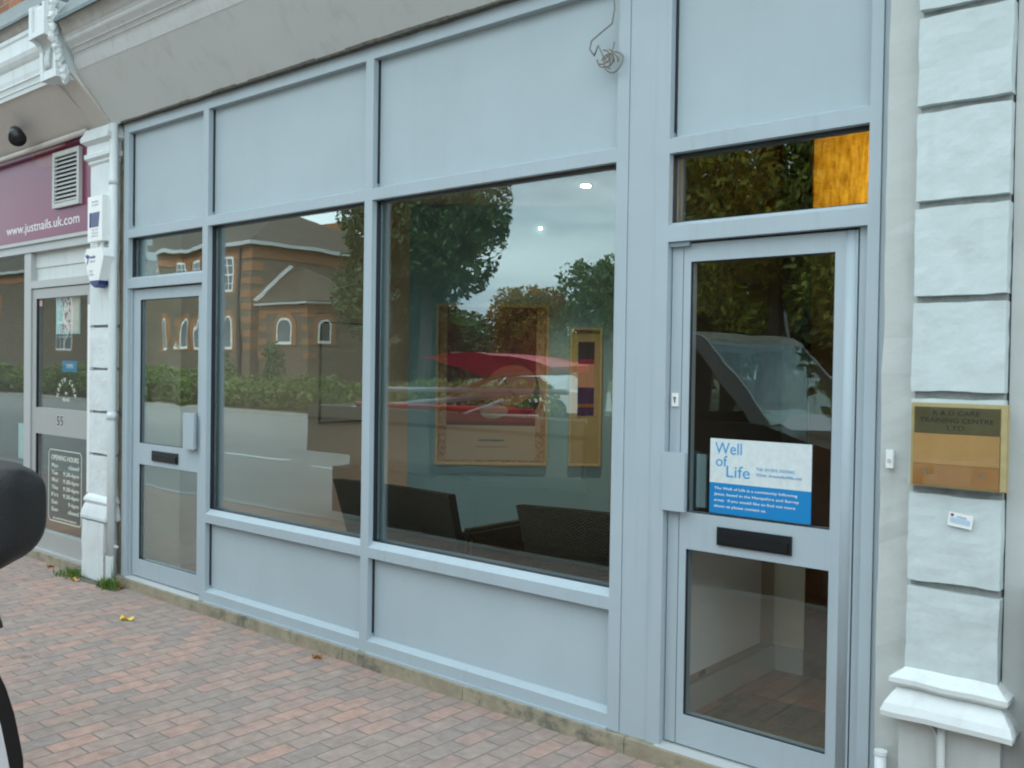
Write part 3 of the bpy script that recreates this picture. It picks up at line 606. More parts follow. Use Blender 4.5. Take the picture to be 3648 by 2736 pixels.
# alarm boxes
ab = thing('alarm_box', 'white pointed alarm box with navy base on the narrow pilaster', 'alarm box', (-6.65, -.1, 2.16))
oc = [(-6.825, 2.385), (-6.79, 2.447), (-6.56, 2.447), (-6.53, 2.385), (-6.60, 2.215), (-6.74, 2.215)]
obj('housing', prism(B(), oc, 'Y', -.14, -.06), 'plasticw', ab, bev=.008)
obj('strobe_base', prism(B(), [(-6.742, 2.213), (-6.598, 2.213), (-6.615, 2.186), (-6.67, 2.165), (-6.725, 2.192)], 'Y', -.138, -.062), 'navy', ab, bev=.004)
obj('emblem', prism(B(), [(-6.805, 2.40), (-6.765, 2.405), (-6.745, 2.39), (-6.765, 2.345), (-6.79, 2.325), (-6.765, 2.37), (-6.785, 2.38)], 'Y', -.142, -.1405), 'navy', ab)
text('Seneble', 'navy', -6.742, -.1408, 2.375, .022, .09, ab); text('0800', 'greyl', -6.735, -.1408, 2.345, .016, .08, ab); text('TEST', 'greyl', -6.745, -.1408, 2.275, .016, .06, ab); text('123456', 'greyl', -6.75, -.1408, 2.252, .014, .075, ab)
ub = thing('sounder_box', 'white rectangular box with striped navy logo above the pointed alarm', 'alarm box', (-6.65, -.1, 2.49))
obj('housing', bx(-6.805, -6.585, -.125, -.055, 2.500, 2.822), 'plasticw', ub, bev=.006)
for k in range(6): obj('logo_stripe', prism(B(), [(-6.765+k*.022, 2.60), (-6.752+k*.022, 2.60), (-6.735+k*.022, 2.705), (-6.748+k*.022, 2.705)], 'Y', -.1275, -.1255), 'navy', ub)
obj('logo_block', bx(-6.775, -6.755, -.1275, -.1255, 2.60, 2.705), 'navy', ub)
for z, s in ((2.775, 'SECURED'), (2.752, 'ALARM'), (2.575, 'TEL NO'), (2.552, '010333'), (2.53, '030333')): text(s, 'greyl', -6.695, -.1258, z, .013, .10, ub, align='CENTER')
o = obj('alarm_cable', tube(B(), [(-6.69, -.07, 2.448), (-6.69, -.07, 2.499)], .018, 8), 'plasticw'); tag(o, 'short white duct joining the two alarm boxes', 'duct')

# cable tangle near the top of the wide window panel
pts = [(-2.300, -.012, 3.33), (-2.296, -.014, 3.20), (-2.293, -.014, 3.16), (-2.305, -.014, 3.10), (-2.36, -.014, 3.075), (-2.41, -.014, 3.05), (-2.418, -.016, 3.015), (-2.39, -.02, 2.98)]
bm = tube(B(), pts, .0035, 6); tube(bm, [(p[0]+.004, p[1]-.004, p[2]-.003) for p in pts[2:]], .003, 6)
random.seed(3)
for k in range(5):
    cx, cz = -2.345+k*.014, 2.965-k*.008; rr = random.uniform(.028, .05); a0 = random.uniform(0, 6)
    tube(bm, [(cx+rr*math.cos(a0+t*.22), -.014-.010*abs(math.sin(t*.3+k)), cz+rr*.9*math.sin(a0+t*.22)) for t in range(int(random.uniform(18, 30)))], .0035, 6)
tube(bm, [(-2.395, -.012, 2.985), (-2.37, -.02, 3.02), (-2.34, -.02, 2.96), (-2.31, -.02, 2.93), (-2.29, -.015, 3.02)], .003, 6)
o = obj('cable', bm, 'cable', smooth=True); tag(o, 'tangle of old grey cable hanging from the fascia by the wide post', 'cable')

# ================================================================ NEIGHBOUR SHOP (left)
ns = thing('shopfront', 'aluminium shopfront of the nail salon at the far left', 'shopfront', (-8.2, 0, .1))
obj('mullion', bx(-8.19, -8.065, 0, .1, .1, 2.52), 'alu', ns, bev=.004)
obj('head_rail', bx(-12, -6.93, -.012, .1, 2.5205, 2.600), 'alu', ns, bev=.004)
obj('head_ledge', bx(-12, -6.93, -.03, -.0125, 2.585, 2.612), 'alu', ns)
obj('door_transom', bx(-8.0645, -6.93, 0, .1, 2.225, 2.285), 'alu', ns, bev=.004)
obj('blind_panel', bx(-8.064, -6.93, .05, .07, 2.286, 2.395), 'fascia', ns)
obj('blind_panel', bx(-8.064, -6.93, .042, .062, 2.396, 2.52), 'fascia', ns)
nd = obj('door', bx(-8.06, -6.93, .10, .104, .12, .13), 'gasket', ns)
bm = B(); box(bm, -8.055, -7.985, .012, .06, .112, 2.218); box(bm, -7.09, -6.935, .012, .06, .112, 2.218)
box(bm, -7.985, -7.09, .012, .06, .112, .262); box(bm, -7.985, -7.09, .012, .06, 1.043, 1.255); box(bm, -7.985, -7.09, .012, .06, 2.14, 2.218)
obj('door_leaf', bm, 'aludoor', nd)
for z0, z1 in ((.262, 1.043), (1.255, 2.14)):
    obj('door_pane', bx(-7.984, -7.091, .034, .040, z0+.001, z1-.001), 'glassN', nd)
    obj('pane_seal', bx(-7.985, -7.978, .014, .033, z0, z1), 'gasket', nd)
for k, x in enumerate((-7.595, -7.532)): text('5', 'dark', x, .0115, 1.122, .082, .048, nd, name='number'); text('5', 'letterwhite', x-.006, .0122, 1.118, .090, .058, nd, name='number_outline', ext=.0003)
obj('threshold', bx(-8.06, -6.93, -.02, .06, .092, .111), 'alu', ns, bev=.003)
obj('window_pane', bx(-12, -8.191, .045, .051, .4, 2.519), 'glassN', ns)
obj('window_frame', bx(-12, -8.191, .02, .09, .1, .399), 'aludoor', ns)
o = obj('stone_step', bx(-12, -6.93, -.04, .28, -.05, .091), 'stone'); tag(o, 'worn stone step below the nail salon door', 'step')
# sign board
sb = thing('sign_board', 'glossy maroon sign board reading a web address', 'sign', (-8, 0, 2.6))
obj('board', bx(-12, -6.93, -.0, .04, 2.613, 3.345), 'maroon', sb)
obj('trim', bx(-12, -6.93, -.01, .03, 3.3455, 3.372), 'alu', sb)
bm = B(); bmesh.ops.create_circle(bm, cap_ends=True, segments=40, radius=.30, matrix=Matrix.Translation((-7.72, -.0015, 3.34)) @ Matrix.Rotation(R(90), 4, 'X') @ Matrix.Diagonal((1, .55, 1, 1)))
for v in bm.verts: v.co.z = min(v.co.z, 3.344)
obj('red_arc', bm, 'red', sb)
text('www.justnails.uk.com', 'letterwhite', -8.55, -.001, 2.695, .078, 1.345, sb)
vg = thing('vent_grille', 'pale louvred vent grille mounted on the maroon sign', 'vent', (-7.38, -.02, 2.83))
bm = B(); x0, x1, z0, z1 = -7.612, -7.160, 2.832, 3.265; t = .035
box(bm, x0, x0+t, -.03, -.001, z0, z1); box(bm, x1-t, x1, -.03, -.001, z0, z1); box(bm, x0+t, x1-t, -.03, -.001, z0, z0+t); box(bm, x0+t, x1-t, -.03, -.001, z1-t, z1)
obj('vent_frame', bm, 'vent', vg, bev=.003)
obj('vent_back', bx(x0+t, x1-t, -.006, -.002, z0+t, z1-t), 'black', vg)
for k in range(11):
    z = z0+t+.006+k*.0325; obj('slat', prism(B(), [(-.027, z), (-.027, z+.006), (-.008, z+.024), (-.008, z+.018)], 'X', x0+t+.001, x1-t-.001), 'vent', vg)
o = obj('conduit', tube(B(), [(-12, -.07, 3.30), (-8.05, -.07, 3.325), (-6.95, -.07, 3.335)], .022, 12), 'fasciaL', smooth=True); tag(o, 'long pale pipe running above the maroon sign', 'pipe')
o = thing('spotlight', 'dark spotlight fixed under the left fascia above the maroon sign', 'lamp', (-7.7, -.25, 3.35))
obj('lamp_shade', tube(B(), [(-7.64, -.28, 3.34), (-7.78, -.24, 3.42), (-7.85, -.20, 3.43)], .065, 14, .03), 'black', o, smooth=True)
obj('lamp_arm', tube(B(), [(-7.85, -.20, 3.43), (-7.95, -.16, 3.46)], .02, 8), 'black', o)
# things behind the neighbour's door glass
po = thing('poster', 'blue and pink floral poster behind the nail salon door glass', 'poster', (-7.47, .06, 1.85))
obj('sheet', bx(-7.72, -7.31, .055, .060, 1.85, 2.14), mat('poster_aqua', (.42, .62, .62), .6, var=.06, vscale=8), po)
obj('white_band', bx(-7.60, -7.33, .052, .0545, 1.87, 2.135), mat('poster_pale', (.66, .60, .55), .6, var=.15, vscale=18), po)
bm = B(); random.seed(11)
for k in range(24):
    x = -7.62+random.random()*.12+random.random()*.03; z = 1.86+random.random()*.27; bmesh.ops.create_circle(bm, cap_ends=True, segments=7, radius=random.uniform(.008, .022), matrix=Matrix.Translation((x, .0513-k*.00002, z)) @ Matrix.Rotation(R(90), 4, 'X'))
obj('flower_print', bm, mat('poster_flower', (.38, .08, .12), .6, var=.5, vscale=25), po)
op = thing('open_sign', 'small blue sign reading OPEN in the nail salon door', 'sign', (-7.47, .06, 1.55))
obj('plate', bx(-7.60, -7.35, .053, .058, 1.55, 1.637), 'signblue', op); text('OPEN', 'letterwhite', -7.475, .0525, 1.578, .036, .12, op, align='CENTER')
st = thing('window_sticker', 'arched pale lettering reading NORTH CAMP VILLAGE on the door glass', 'sticker', (-7.48, .03, 1.31))
s_ = 'NORTH CAMP'
for i, ch in enumerate(s_):
    if ch == ' ': continue
    a = math.pi*(.94-.88*i/(len(s_)-1)); text(ch, 'letterglass', -7.485+.135*math.cos(a), .0328, 1.335+.135*math.sin(a), .036, .026, st, rot=-(a-math.pi/2), align='CENTER')
text('VILLAGE', 'letterglass', -7.485, .0328, 1.318, .026, .12, st, align='CENTER'); text('IN', 'letterglass', -7.485, .0328, 1.372, .02, .03, st, align='CENTER')
oh = thing('opening_hours', 'etched opening hours notice on the lower door glass', 'sign', (-7.5, .03, .36))
bm = B()
for (x0, z0, x1, z1) in [(-7.76, .925, -7.24, .925), (-7.76, .355, -7.24, .355)]: box(bm, x0, x1, .0318, .0335, z0-.003, z0+.003)
for x in (-7.785, -7.215): box(bm, x-.003, x+.003, .0318, .0335, .38, .90)
for x, z, s in ((-7.772, .9125, 1), (-7.228, .9125, -1), (-7.772, .3675, -1), (-7.228, .3675, 1)):
    q = B(); box(q, x-.018, x+.018, .0318, .0335, z-.0025, z+.0025); bmesh.ops.rotate(q, cent=(x, .032, z), matrix=Matrix.Rotation(-s*R(45), 3, 'Y'), verts=q.verts)
    me = bpy.data.meshes.new('q'); q.to_mesh(me); q.free(); bm.from_mesh(me); bpy.data.meshes.remove(me)
obj('border', bm, 'letterglass', oh)
text('OPENING HOURS', 'letterglass', -7.50, .0328, .845, .040, .475, oh, align='CENTER')
for i, (a, c) in enumerate([('Mon', 'closed'), ('Tue', '9.30-6pm'), ('Wed', '9.30-6pm'), ('Thu', '9.30-6pm'), ('Fri', '9.30-6pm'), ('Sat', '9-6pm'), ('Sun', 'closed')]):
    z = .785-i*.0585; text(a, 'letterglass', -7.73, .0328, z, .032, .11, oh); text(c, 'letterglass', -7.26, .0328, z, .032, .175 if c != '9.30-6pm' else .265, oh, align='RIGHT')
text('NO APPOINTMENT NEEDED', 'letterglass', -7.50, .0328, .372, .013, .40, oh, align='CENTER')
o = obj('label', bx(-7.975, -7.925, .0325, .0338, 2.08, 2.13), mat('pink_label', (.62, .42, .42), .6)); tag(o, 'tiny pink label in the top corner of the nail salon door', 'label')
o = obj('leaflet', bx(-8.44, -8.2, .06, .066, .80, 1.10), mat('leaflet_aqua', (.40, .55, .55), .6, var=.15, vscale=15)); tag(o, 'pale aqua leaflet low in the nail salon window', 'leaflet')

# ================================================================ INTERIORS
struct('floor', bx(-12, 1, .30, 6.5, -.05, .10), 'floor')
struct('floor', bx(-6.5, -1.15, .282, .2995, -.05, .10), 'floor')
struct('ceiling', bx(-12, 1, .111, 6.5, 2.91, 3.0), 'ceil')
def iwall(name, bmm, m, label): return tag(obj(name, bmm, m), label, 'wall')
o = obj('shade_backing', bx(-12, -7.10, .75, .80, .101, 2.9), mat('dark_brown_backing', (.07, .055, .045), .7)); tag(o, 'dark brown backing added to dim the room behind the nail salon glass', 'screen')  # dark backing added in place of the unlit salon interior
iwall('back_wall', bx(-12, 1, 6.5, 6.6, -.05, 3.0), 'beige', 'beige back wall deep inside the shop')
iwall('partition_wall', bx(-8.0+.9, -7.05, .111, 6.5, .1, 2.909), 'cream', 'cream party wall between the two shops')
iwall('partition_wall', bx(-5.53, -5.45, .111, 1.79, .101, 2.909), 'beige', 'beige partition wall seen through the narrower window')
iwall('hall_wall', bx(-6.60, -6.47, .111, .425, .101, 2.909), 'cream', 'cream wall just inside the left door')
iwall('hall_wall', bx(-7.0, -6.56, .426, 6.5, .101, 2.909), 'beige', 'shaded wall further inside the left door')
o = obj('skirting_board', bx(-6.4695, -6.452, .111, .425, .101, .275), 'skirt'); tag(o, 'white skirting board on the wall inside the left door', 'skirting')
o = obj('skirting_board', bx(-6.5595, -6.54, .43, 3.0, .101, .275), 'skirt'); tag(o, 'skirting board on the further wall inside the left door', 'skirting')
tw = thing('teal_wall', 'teal painted wall behind the pictures inside the shop', 'wall', (-5.45, 1.79, 0), YAW)
obj('wall_face', bx(0, 1.605, 0, .1, .101, 2.909), 'teal', tw, local=True)
obj('wooden_edge', bx(1.606, 1.66, -.02, .1, .101, 2.909), 'wood', tw, local=True)
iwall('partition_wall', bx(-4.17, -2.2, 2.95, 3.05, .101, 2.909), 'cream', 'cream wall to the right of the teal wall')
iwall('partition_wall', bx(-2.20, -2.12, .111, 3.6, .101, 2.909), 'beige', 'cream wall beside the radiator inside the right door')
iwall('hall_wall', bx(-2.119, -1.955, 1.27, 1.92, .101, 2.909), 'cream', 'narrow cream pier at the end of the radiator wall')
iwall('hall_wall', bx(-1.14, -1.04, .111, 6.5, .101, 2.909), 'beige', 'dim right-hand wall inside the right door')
o = obj('skirting_board', bx(-2.1195, -2.102, .111, 1.2525, .101, .235), 'skirt'); tag(o, 'white skirting board below the radiator', 'skirting')
o = obj('skirting_board', bx(-2.119, -1.953, 1.253, 1.2695, .101, .235), 'skirt'); tag(o, 'white skirting board round the narrow pier', 'skirting')
o = obj('door_mat', bx(-2.05, -1.18, .30, .80, .101, .112), 'matfloor'); tag(o, 'brown coir mat on the floor inside the right door', 'mat')
def amber_glass():
    m = bpy.data.materials.new('amber_ribbed_glass'); m.use_nodes = True; t = m.node_tree; t.nodes.clear()
    o = t.nodes.new('ShaderNodeOutputMaterial'); tl = t.nodes.new('ShaderNodeBsdfTranslucent'); df = t.nodes.new('ShaderNodeBsdfDiffuse'); mi = t.nodes.new('ShaderNodeMixShader'); mi.inputs['Fac'].default_value = .25
    c = t.nodes.new('ShaderNodeTexCoord'); mp_ = t.nodes.new('ShaderNodeMapping'); mp_.inputs['Scale'].default_value = (55, 1, 11)
    n = t.nodes.new('ShaderNodeTexNoise'); n.inputs['Scale'].default_value = 1; n.inputs['Detail'].default_value = 5
    r = t.nodes.new('ShaderNodeValToRGB'); r.color_ramp.elements[0].position = .25; r.color_ramp.elements[0].color = (.55, .33, .05, 1); r.color_ramp.elements[1].position = .65; r.color_ramp.elements[1].color = (.98, .76, .28, 1)
    L(c.outputs['Object'], mp_.inputs['Vector']) if 0 else t.links.new(c.outputs['Object'], mp_.inputs['Vector'])
    t.links.new(mp_.outputs['Vector'], n.inputs['Vector']); t.links.new(n.outputs['Fac'], r.inputs['Fac']); t.links.new(r.outputs['Color'], tl.inputs['Color'])
    df.inputs['Color'].default_value = (.16, .07, .015, 1)
    t.links.new(tl.outputs[0], mi.inputs[1]); t.links.new(df.outputs[0], mi.inputs[2]); t.links.new(mi.outputs[0], o.inputs['Surface']); return m
ad = thing('amber_screen', 'amber ribbed glass screen lit from behind inside the right doorway', 'screen', (-1.5, 1.42, .1))
obj('glass_sheet', bx(-1.9545, -1.142, 1.272, 1.282, 2.36, 2.905), amber_glass(), ad)
obj('lower_sheet', bx(-1.9545, -1.142, 1.269, 1.285, .101, 2.359), mat('dim_amber_sheet', (.13, .05, .012), .4, var=.3, vscale=7), ad)  # darker lower half: the lamp's falloff is put into its colour
obj('backing', bx(-1.9545, -1.142, 1.90, 1.92, .101, 2.905), 'cream', ad)
for lab_, a_ in (('dark brown panel added as shade on the hall wall above the radiator', (-2.117, -2.095, .20, 1.262, .98, 2.905)), ('dark brown panel added as shade over the upper part of the narrow pier', (-2.09, -1.953, 1.245, 1.2685, .98, 2.905))):
    b_ = bx(*a_); bmesh.ops.subdivide_edges(b_, edges=b_.edges, cuts=9, use_grid_fill=True); jit(b_, .008, 12, 2, (1, .3, 0)); tag(obj('shade_panel', b_, mat('dark_brown_shade', (.05, .035, .022), .9)), lab_, 'shade_panel')  # added dark panels; their brown stands in for the dim upper hall
rd = thing('radiator', 'white panel radiator on the wall inside the right door', 'radiator', (-2.07, .6, .32))
obj('panel', bx(-2.075, -2.03, .25, .93, .325, .93), 'radiator', rd, bev=.006)
obj('valve', tube(B(), [(-2.05, .235, .101), (-2.05, .235, .36), (-2.05, .25, .37)], .008, 8), 'brass', rd)
obj('end_cap', bx(-2.077, -2.028, .243, .2495, .33, .925), 'radiator', rd)

def on_teal(n, lab, cat, s, z): return thing(n, lab, cat, tuple(Vector((-5.45, 1.79, 0))+Vector((cy, sy, 0))*s+Vector((0, 0, z))), YAW)
p1 = on_teal('framed_picture', 'large framed picture of a reclining face among red bands on the teal wall', 'picture', .66, .87)
W, H = .44, 1.26
bm = B(); t = .018
box(bm, -W, -W+t, -.04, -.001, 0, H); box(bm, W-t, W, -.04, -.001, 0, H); box(bm, -W+t, W-t, -.04, -.001, 0, t); box(bm, -W+t, W-t, -.04, -.001, H-t, H); obj('picture_frame', bm, 'frameg', p1, local=True)
obj('mount', bx(-W+t, W-t, -.012, -.002, t, H-t), mat('mottled_bamboo_mount', (.32, .21, .12), .6, var=.55, vscale=40), p1, local=True)
obj('print', bx(-.355, .345, -.016, -.0125, .31, H-t-.004), mat('maroon_print', (.10, .012, .02), .5, var=.4, vscale=4), p1, local=True)
obj('caption_area', bx(-.355, .345, -.016, -.0125, t+.02, .309), mat('caption_cream', (.36, .30, .22), .6), p1, local=True)
def ell(cx, cz, rx, rz, y, rot=0, n=28):
    bm = B(); vs_ = [bm.verts.new((cx+rx*math.cos(a)*math.cos(rot)-rz*math.sin(a)*math.sin(rot), y, cz+rx*math.cos(a)*math.sin(rot)+rz*math.sin(a)*math.cos(rot))) for a in [2*math.pi*i/n for i in range(n)]]
    bm.faces.new(vs_); bm.tag_open = True if False else None or True; return bm
def ellp(cx, cz, rx, rz, y, rot=0):
    n = 28; return prism(B(), [(cx+rx*math.cos(a)*math.cos(rot)-rz*math.sin(a)*math.sin(rot), cz+rx*math.cos(a)*math.sin(rot)+rz*math.sin(a)*math.cos(rot)) for a in [2*math.pi*i/n for i in range(n)]], 'Y', y, y+.0006)
skin = mat('print_skin', (.24, .10, .06), .5, var=.1, vscale=8); hair = mat('print_hair', (.03, .015, .012), .5); flower = mat('print_pale', (.28, .24, .20), .5, var=.2, vscale=30); redp = mat('print_red', (.22, .03, .02), .5, var=.2, vscale=5)
obj('red_band', bx(-.355, .345, -.0172, -.0165, .34, .46), redp, p1, local=True)
obj('red_band', bx(-.355, .345, -.0172, -.0165, .52, .62), redp, p1, local=True)
obj('hair', ellp(.24, .62, .13, .22, -.0183, .3), hair, p1, local=True)
obj('face', ellp(.15, .63, .20, .155, -.0195, .25), skin, p1, local=True)
obj('shoulder', ellp(-.10, .60, .20, .07, -.0190, .15), skin, p1, local=True)
obj('eyelid', ellp(.10, .66, .035, .008, -.0202, -1.0), hair, p1, local=True)
obj('brow', ellp(.16, .57, .04, .007, -.0202, -.6), hair, p1, local=True)
obj('flower_cluster', ellp(.02, .42, .11, .055, -.0195, .1), flower, p1, local=True)
obj('green_leafprint', ellp(-.23, 1.13, .12, .04, -.0175, -.1), mat('print_green', (.16, .17, .05), .5, var=.2, vscale=14), p1, local=True)
obj('caption_mark', bx(-.10, .10, -.0168, -.0161, .185, .200), mat('print_teal', (.08, .16, .17), .5, var=.6, vscale=90), p1, local=True)
obj('caption_line', bx(-.13, .13, -.0168, -.0161, .138, .146), mat('print_brown', (.20, .16, .12), .5, var=.5, vscale=120), p1, local=True)
p2 = on_teal('framed_picture', 'tall narrow framed picture with purple and orange squares on the teal wall', 'picture', 1.395, .87)
W, H = .127, 1.09
bm = B(); box(bm, -W, -W+t, -.04, -.001, 0, H); box(bm, W-t, W, -.04, -.001, 0, H); box(bm, -W+t, W-t, -.04, -.001, 0, t); box(bm, -W+t, W-t, -.04, -.001, H-t, H); obj('picture_frame', bm, 'frameg', p2, local=True)
obj('mount', bx(-W+t, W-t, -.012, -.002, t, H-t), mat('mustard_mount', (.33, .26, .11), .6, var=.08, vscale=9), p2, local=True)
pur = mat('print_purple', (.05, .015, .07), .5); pe = mat('print_peach', (.45, .24, .15), .5)
for z0, z1, m_ in ((.84, .978, hair), (.805, .838, mat('print_magenta', (.28, .01, .05), .5)), (.62, .803, pe), (.49, .618, pur), (.465, .489, mat('print_rust', (.28, .10, .02), .5)), (.40, .463, pur)): obj('colour_square', bx(-.062, .068, -.0165, -.0125, z0, z1), m_, p2, local=True)
# glazed frame on the beige partition
p3 = thing('framed_picture', 'dark edged glazed frame hanging on the beige partition', 'picture', (-5.44, 1.2, 1.2))
bm = B()
for a in ((.913, .925, 1.215, 1.95), (1.42, 1.432, 1.215, 1.95)): box(bm, -5.449, -5.435, *a)
box(bm, -5.449, -5.435, .925, 1.42, 1.215, 1.227); box(bm, -5.449, -5.435, .925, 1.42, 1.938, 1.95)
obj('picture_frame', bm, 'mould', p3); obj('mount', bx(-5.449, -5.443, .926, 1.419, 1.228, 1.937), mat('pale_mount', (.45, .43, .36), .3), p3)

def downlight(label, loc, r=.034, group='ceiling downlights'):
    t_ = thing('downlight', label, 'lamp', loc, 0, group)
    b_ = tube(B(), [(0, 0, 0), (0, 0, -.008)], r*1.25, 20); obj('bezel', b_, 'steel', t_, local=True)
    b_ = tube(B(), [(0, 0, -.0085), (0, 0, -.016)], r, 20); obj('lamp_face', b_, 'lampglow', t_, local=True)
    l = bpy.data.lights.new('downlight_beam', 'SPOT'); l.energy = 50; l.spot_size = R(100); l.spot_blend = .7; l.color = (1, .86, .66); l.shadow_soft_size = .04
    lo = bpy.data.objects.new('downlight_beam', l); COL.objects.link(lo); lo.parent = t_; lo.location = (0, 0, -.03)
    return t_
downlight('bright round downlight in the ceiling nearer the window', (-3.87, 1.95, 2.908))
t_ = on_teal('downlight', 'small bright round lamp high on the teal wall', 'lamp', 1.022, 2.731); t_['group'] = 'ceiling downlights'
obj('lamp_face', tube(B(), [(0, -.001, 0), (0, -.02, 0)], .011, 16), 'lampglow', t_, local=True); obj('bezel', tube(B(), [(0, -.0005, 0), (0, -.009, 0)], .015, 16), 'steel', t_, local=True)
# warm lamp in the right-hand hall
hl = thing('hall_lamp', 'warm lamp glowing through the amber glass screen in the right hall', 'lamp', (-1.26, 1.60, 2.55))
obj('lamp_shade', tube(B(), [(0, 0, -.05), (0, 0, .05)], .04, 14, .03), mat('lamp_glow_warm', (1, .7, .35), .5, emit=(1, .65, .25, 5)), hl, local=True)
l = bpy.data.lights.new('hall_lamp_light', 'POINT'); l.energy = 9; l.color = (1, .92, .55); l.shadow_soft_size = .04
lo = bpy.data.objects.new('hall_lamp_light', l); COL.objects.link(lo); lo.parent = hl; lo.location = (0, -.06, 0)

def wicker_chair(label, x, y, w_, tilt=0, rot=0):
    c = thing('wicker_chair', label, 'chair', (x, y, .1), rot, 'wicker chairs behind the window')
    hw = w_/2
    bm = B(); n = 14      # backrest: curved top, reclined towards the window
    def P(u, z, yy): return (u, yy, z)
    F_, K_ = [], []
    rows = [0.12, .35, .6, .78, .86]
    for j, z in enumerate(rows):
        f, k = [], []
        for i in range(n+1):
            u = -hw*(.93+.05*j/4)+2*hw*(.93+.05*j/4)*i/n; zz = z+(.012*math.cos((i/n-.5)*math.pi) if j == 4 else 0)+(-.0); yb = .25-.27*(z/.86)+.03*(1-(2*i/n-1)**2)*-1
            f.append(bm.verts.new((u, yb, zz))); k.append(bm.verts.new((u, yb+.055, zz)))
        F_.append(f); K_.append(k)
    for j in range(4):
        for i in range(n):
            bm.faces.new((F_[j][i], F_[j][i+1], F_[j+1][i+1], F_[j+1][i])); bm.faces.new((K_[j][i+1], K_[j][i], K_[j+1][i], K_[j+1][i+1]))
        bm.faces.new((F_[j][0], F_[j+1][0], K_[j+1][0], K_[j][0])); bm.faces.new((F_[j][n], K_[j][n], K_[j+1][n], F_[j+1][n]))
    for i in range(n): bm.faces.new((F_[4][i], F_[4][i+1], K_[4][i+1], K_[4][i])); bm.faces.new((F_[0][i+1], F_[0][i], K_[0][i], K_[0][i+1]))
    obj('backrest', bm, 'wicker', c, local=True, bev=.012)
    obj('seat', bx(-hw*.9, hw*.9, .24, .80, .30, .40), 'wicker', c, local=True, bev=.02)
    for s in (-1, 1):
        bm = B(); box(bm, s*hw*.96-.04, s*hw*.96+.04, .12, .80, .12, .66); bmesh.ops.bevel(bm, geom=bm.edges[:], offset=.02, segments=2, affect='EDGES'); obj('armrest', bm, 'wicker', c, local=True)
        for yy in (.1, .68): obj('leg', tube(B(), [(s*hw*.85, yy, 0), (s*hw*.85, yy, .119)], .02, 8), 'dark', c, local=True)
    return c
wicker_chair('dark woven wicker armchair whose back stands across the mullion between the windows', -3.96, .26, .98)
wicker_chair('dark woven wicker armchair nearer the wide grey post', -2.56, .30, .90, rot=R(8))

# ================================================================ LITTER, WEEDS
def tuft(name, label, x, y, n, spread, h):
    random.seed(hash(label) % 1000 if False else int(x*-100)); bm = B()
    for i in range(n):
        a = random.uniform(0, 6.28); px_, py_ = x+random.gauss(0, spread), y+random.gauss(0, spread*.45); hh = h*random.uniform(.4, 1); le = random.uniform(.2, .9)*hh; w_ = random.uniform(.002, .005)
        d = Vector((math.cos(a), math.sin(a), 0)); s = Vector((-d.y, d.x, 0))*w_; p = Vector((px_, py_, PZ))
        q = p+d*le*.4+Vector((0, 0, hh*.6)); e = p+d*le+Vector((0, 0, hh))
        v = [bm.verts.new(t_) for t_ in (p-s, p+s, q+s*.8, q-s*.8, e)]
        bm.faces.new((v[0], v[1], v[2], v[3])); bm.faces.new((v[3], v[2], v[4]))
    o_ = obj(name, bm, 'greenblade'); return tag(o_, label, 'weeds')
tuft('grass_tuft', 'tuft of grass at the left foot of the narrow white pilaster', -7.05, -.10, 260, .10, .055)
tuft('grass_tuft', 'tuft of grass where the downpipe meets the shopfront plinth', -6.50, -.10, 230, .055, .085)
for lab_, x_, sx_ in (('dark soil gathered at the foot of the narrow pilaster', -6.80, .26), ('dark soil under the weeds by the downpipe', -6.48, .13)):
    b_ = B(); bmesh.ops.create_icosphere(b_, subdivisions=3, radius=1, matrix=Matrix.Translation((x_, -.085, PZ-.004)) @ Matrix.Diagonal((sx_, .055, .014, 1))); jit(b_, .012, 18); tag(obj('soil', b_, 'mould'), lab_, 'soil', kind='stuff')
def leaf(label, x, y, s, a, m_):
    bm = B(); n = 12; ring = []
    for i in range(n):
        t_ = 2*math.pi*i/n; r_ = s*(.55+.45*abs(math.cos(t_)))*(1+.25*math.sin(5*t_)); ring.append(bm.verts.new((r_*math.cos(t_), r_*.6*math.sin(t_), .008+.012*math.sin(3*t_)+.006)))
    c = bm.verts.new((0, 0, .004))
    for i in range(n): bm.faces.new((ring[i], ring[(i+1) % n], c))
    g = bmesh.ops.extrude_face_region(bm, geom=bm.faces[:]); bmesh.ops.translate(bm, vec=(0, 0, .0012), verts=[v for v in g['geom'] if isinstance(v, bmesh.types.BMVert)])
    bmesh.ops.rotate(bm, cent=(0, 0, 0), matrix=Matrix.Rotation(a, 3, 'Z'), verts=bm.verts); bmesh.ops.translate(bm, vec=(x, y, PZ), verts=bm.verts)
    return tag(obj('fallen_leaf', bm, m_), label, 'leaf', 'leaves fallen on the paving')
leaf('bright yellow fallen leaf alone on the block paving', -5.60, -.43, .048, .5, 'autumnleaf')
leaf('orange fallen leaf by the foot of the narrow pilaster', -6.86, -.17, .045, 0, mat('orange_leaf', (.55, .30, .08), .7))
leaf('small brown leaf against the stone plinth below the mullion', -4.13, -.10, .03, .9, 'brownleaf')
leaf('curled brown leaf in the weeds beside the downpipe', -6.40, -.07, .04, 2, 'brownleaf')
leaf('brown scrap of leaf on the step edge of the nail salon', -7.45, -.09, .03, 1, 'brownleaf')

# ================================================================ PHOTOGRAPHER'S VEHICLE (door mirror and wing at the left edge)
vn = thing('white_van', 'white vehicle the photo is taken from, its mirror and wing at the left edge', 'van', (.3, -4.1, RZ))
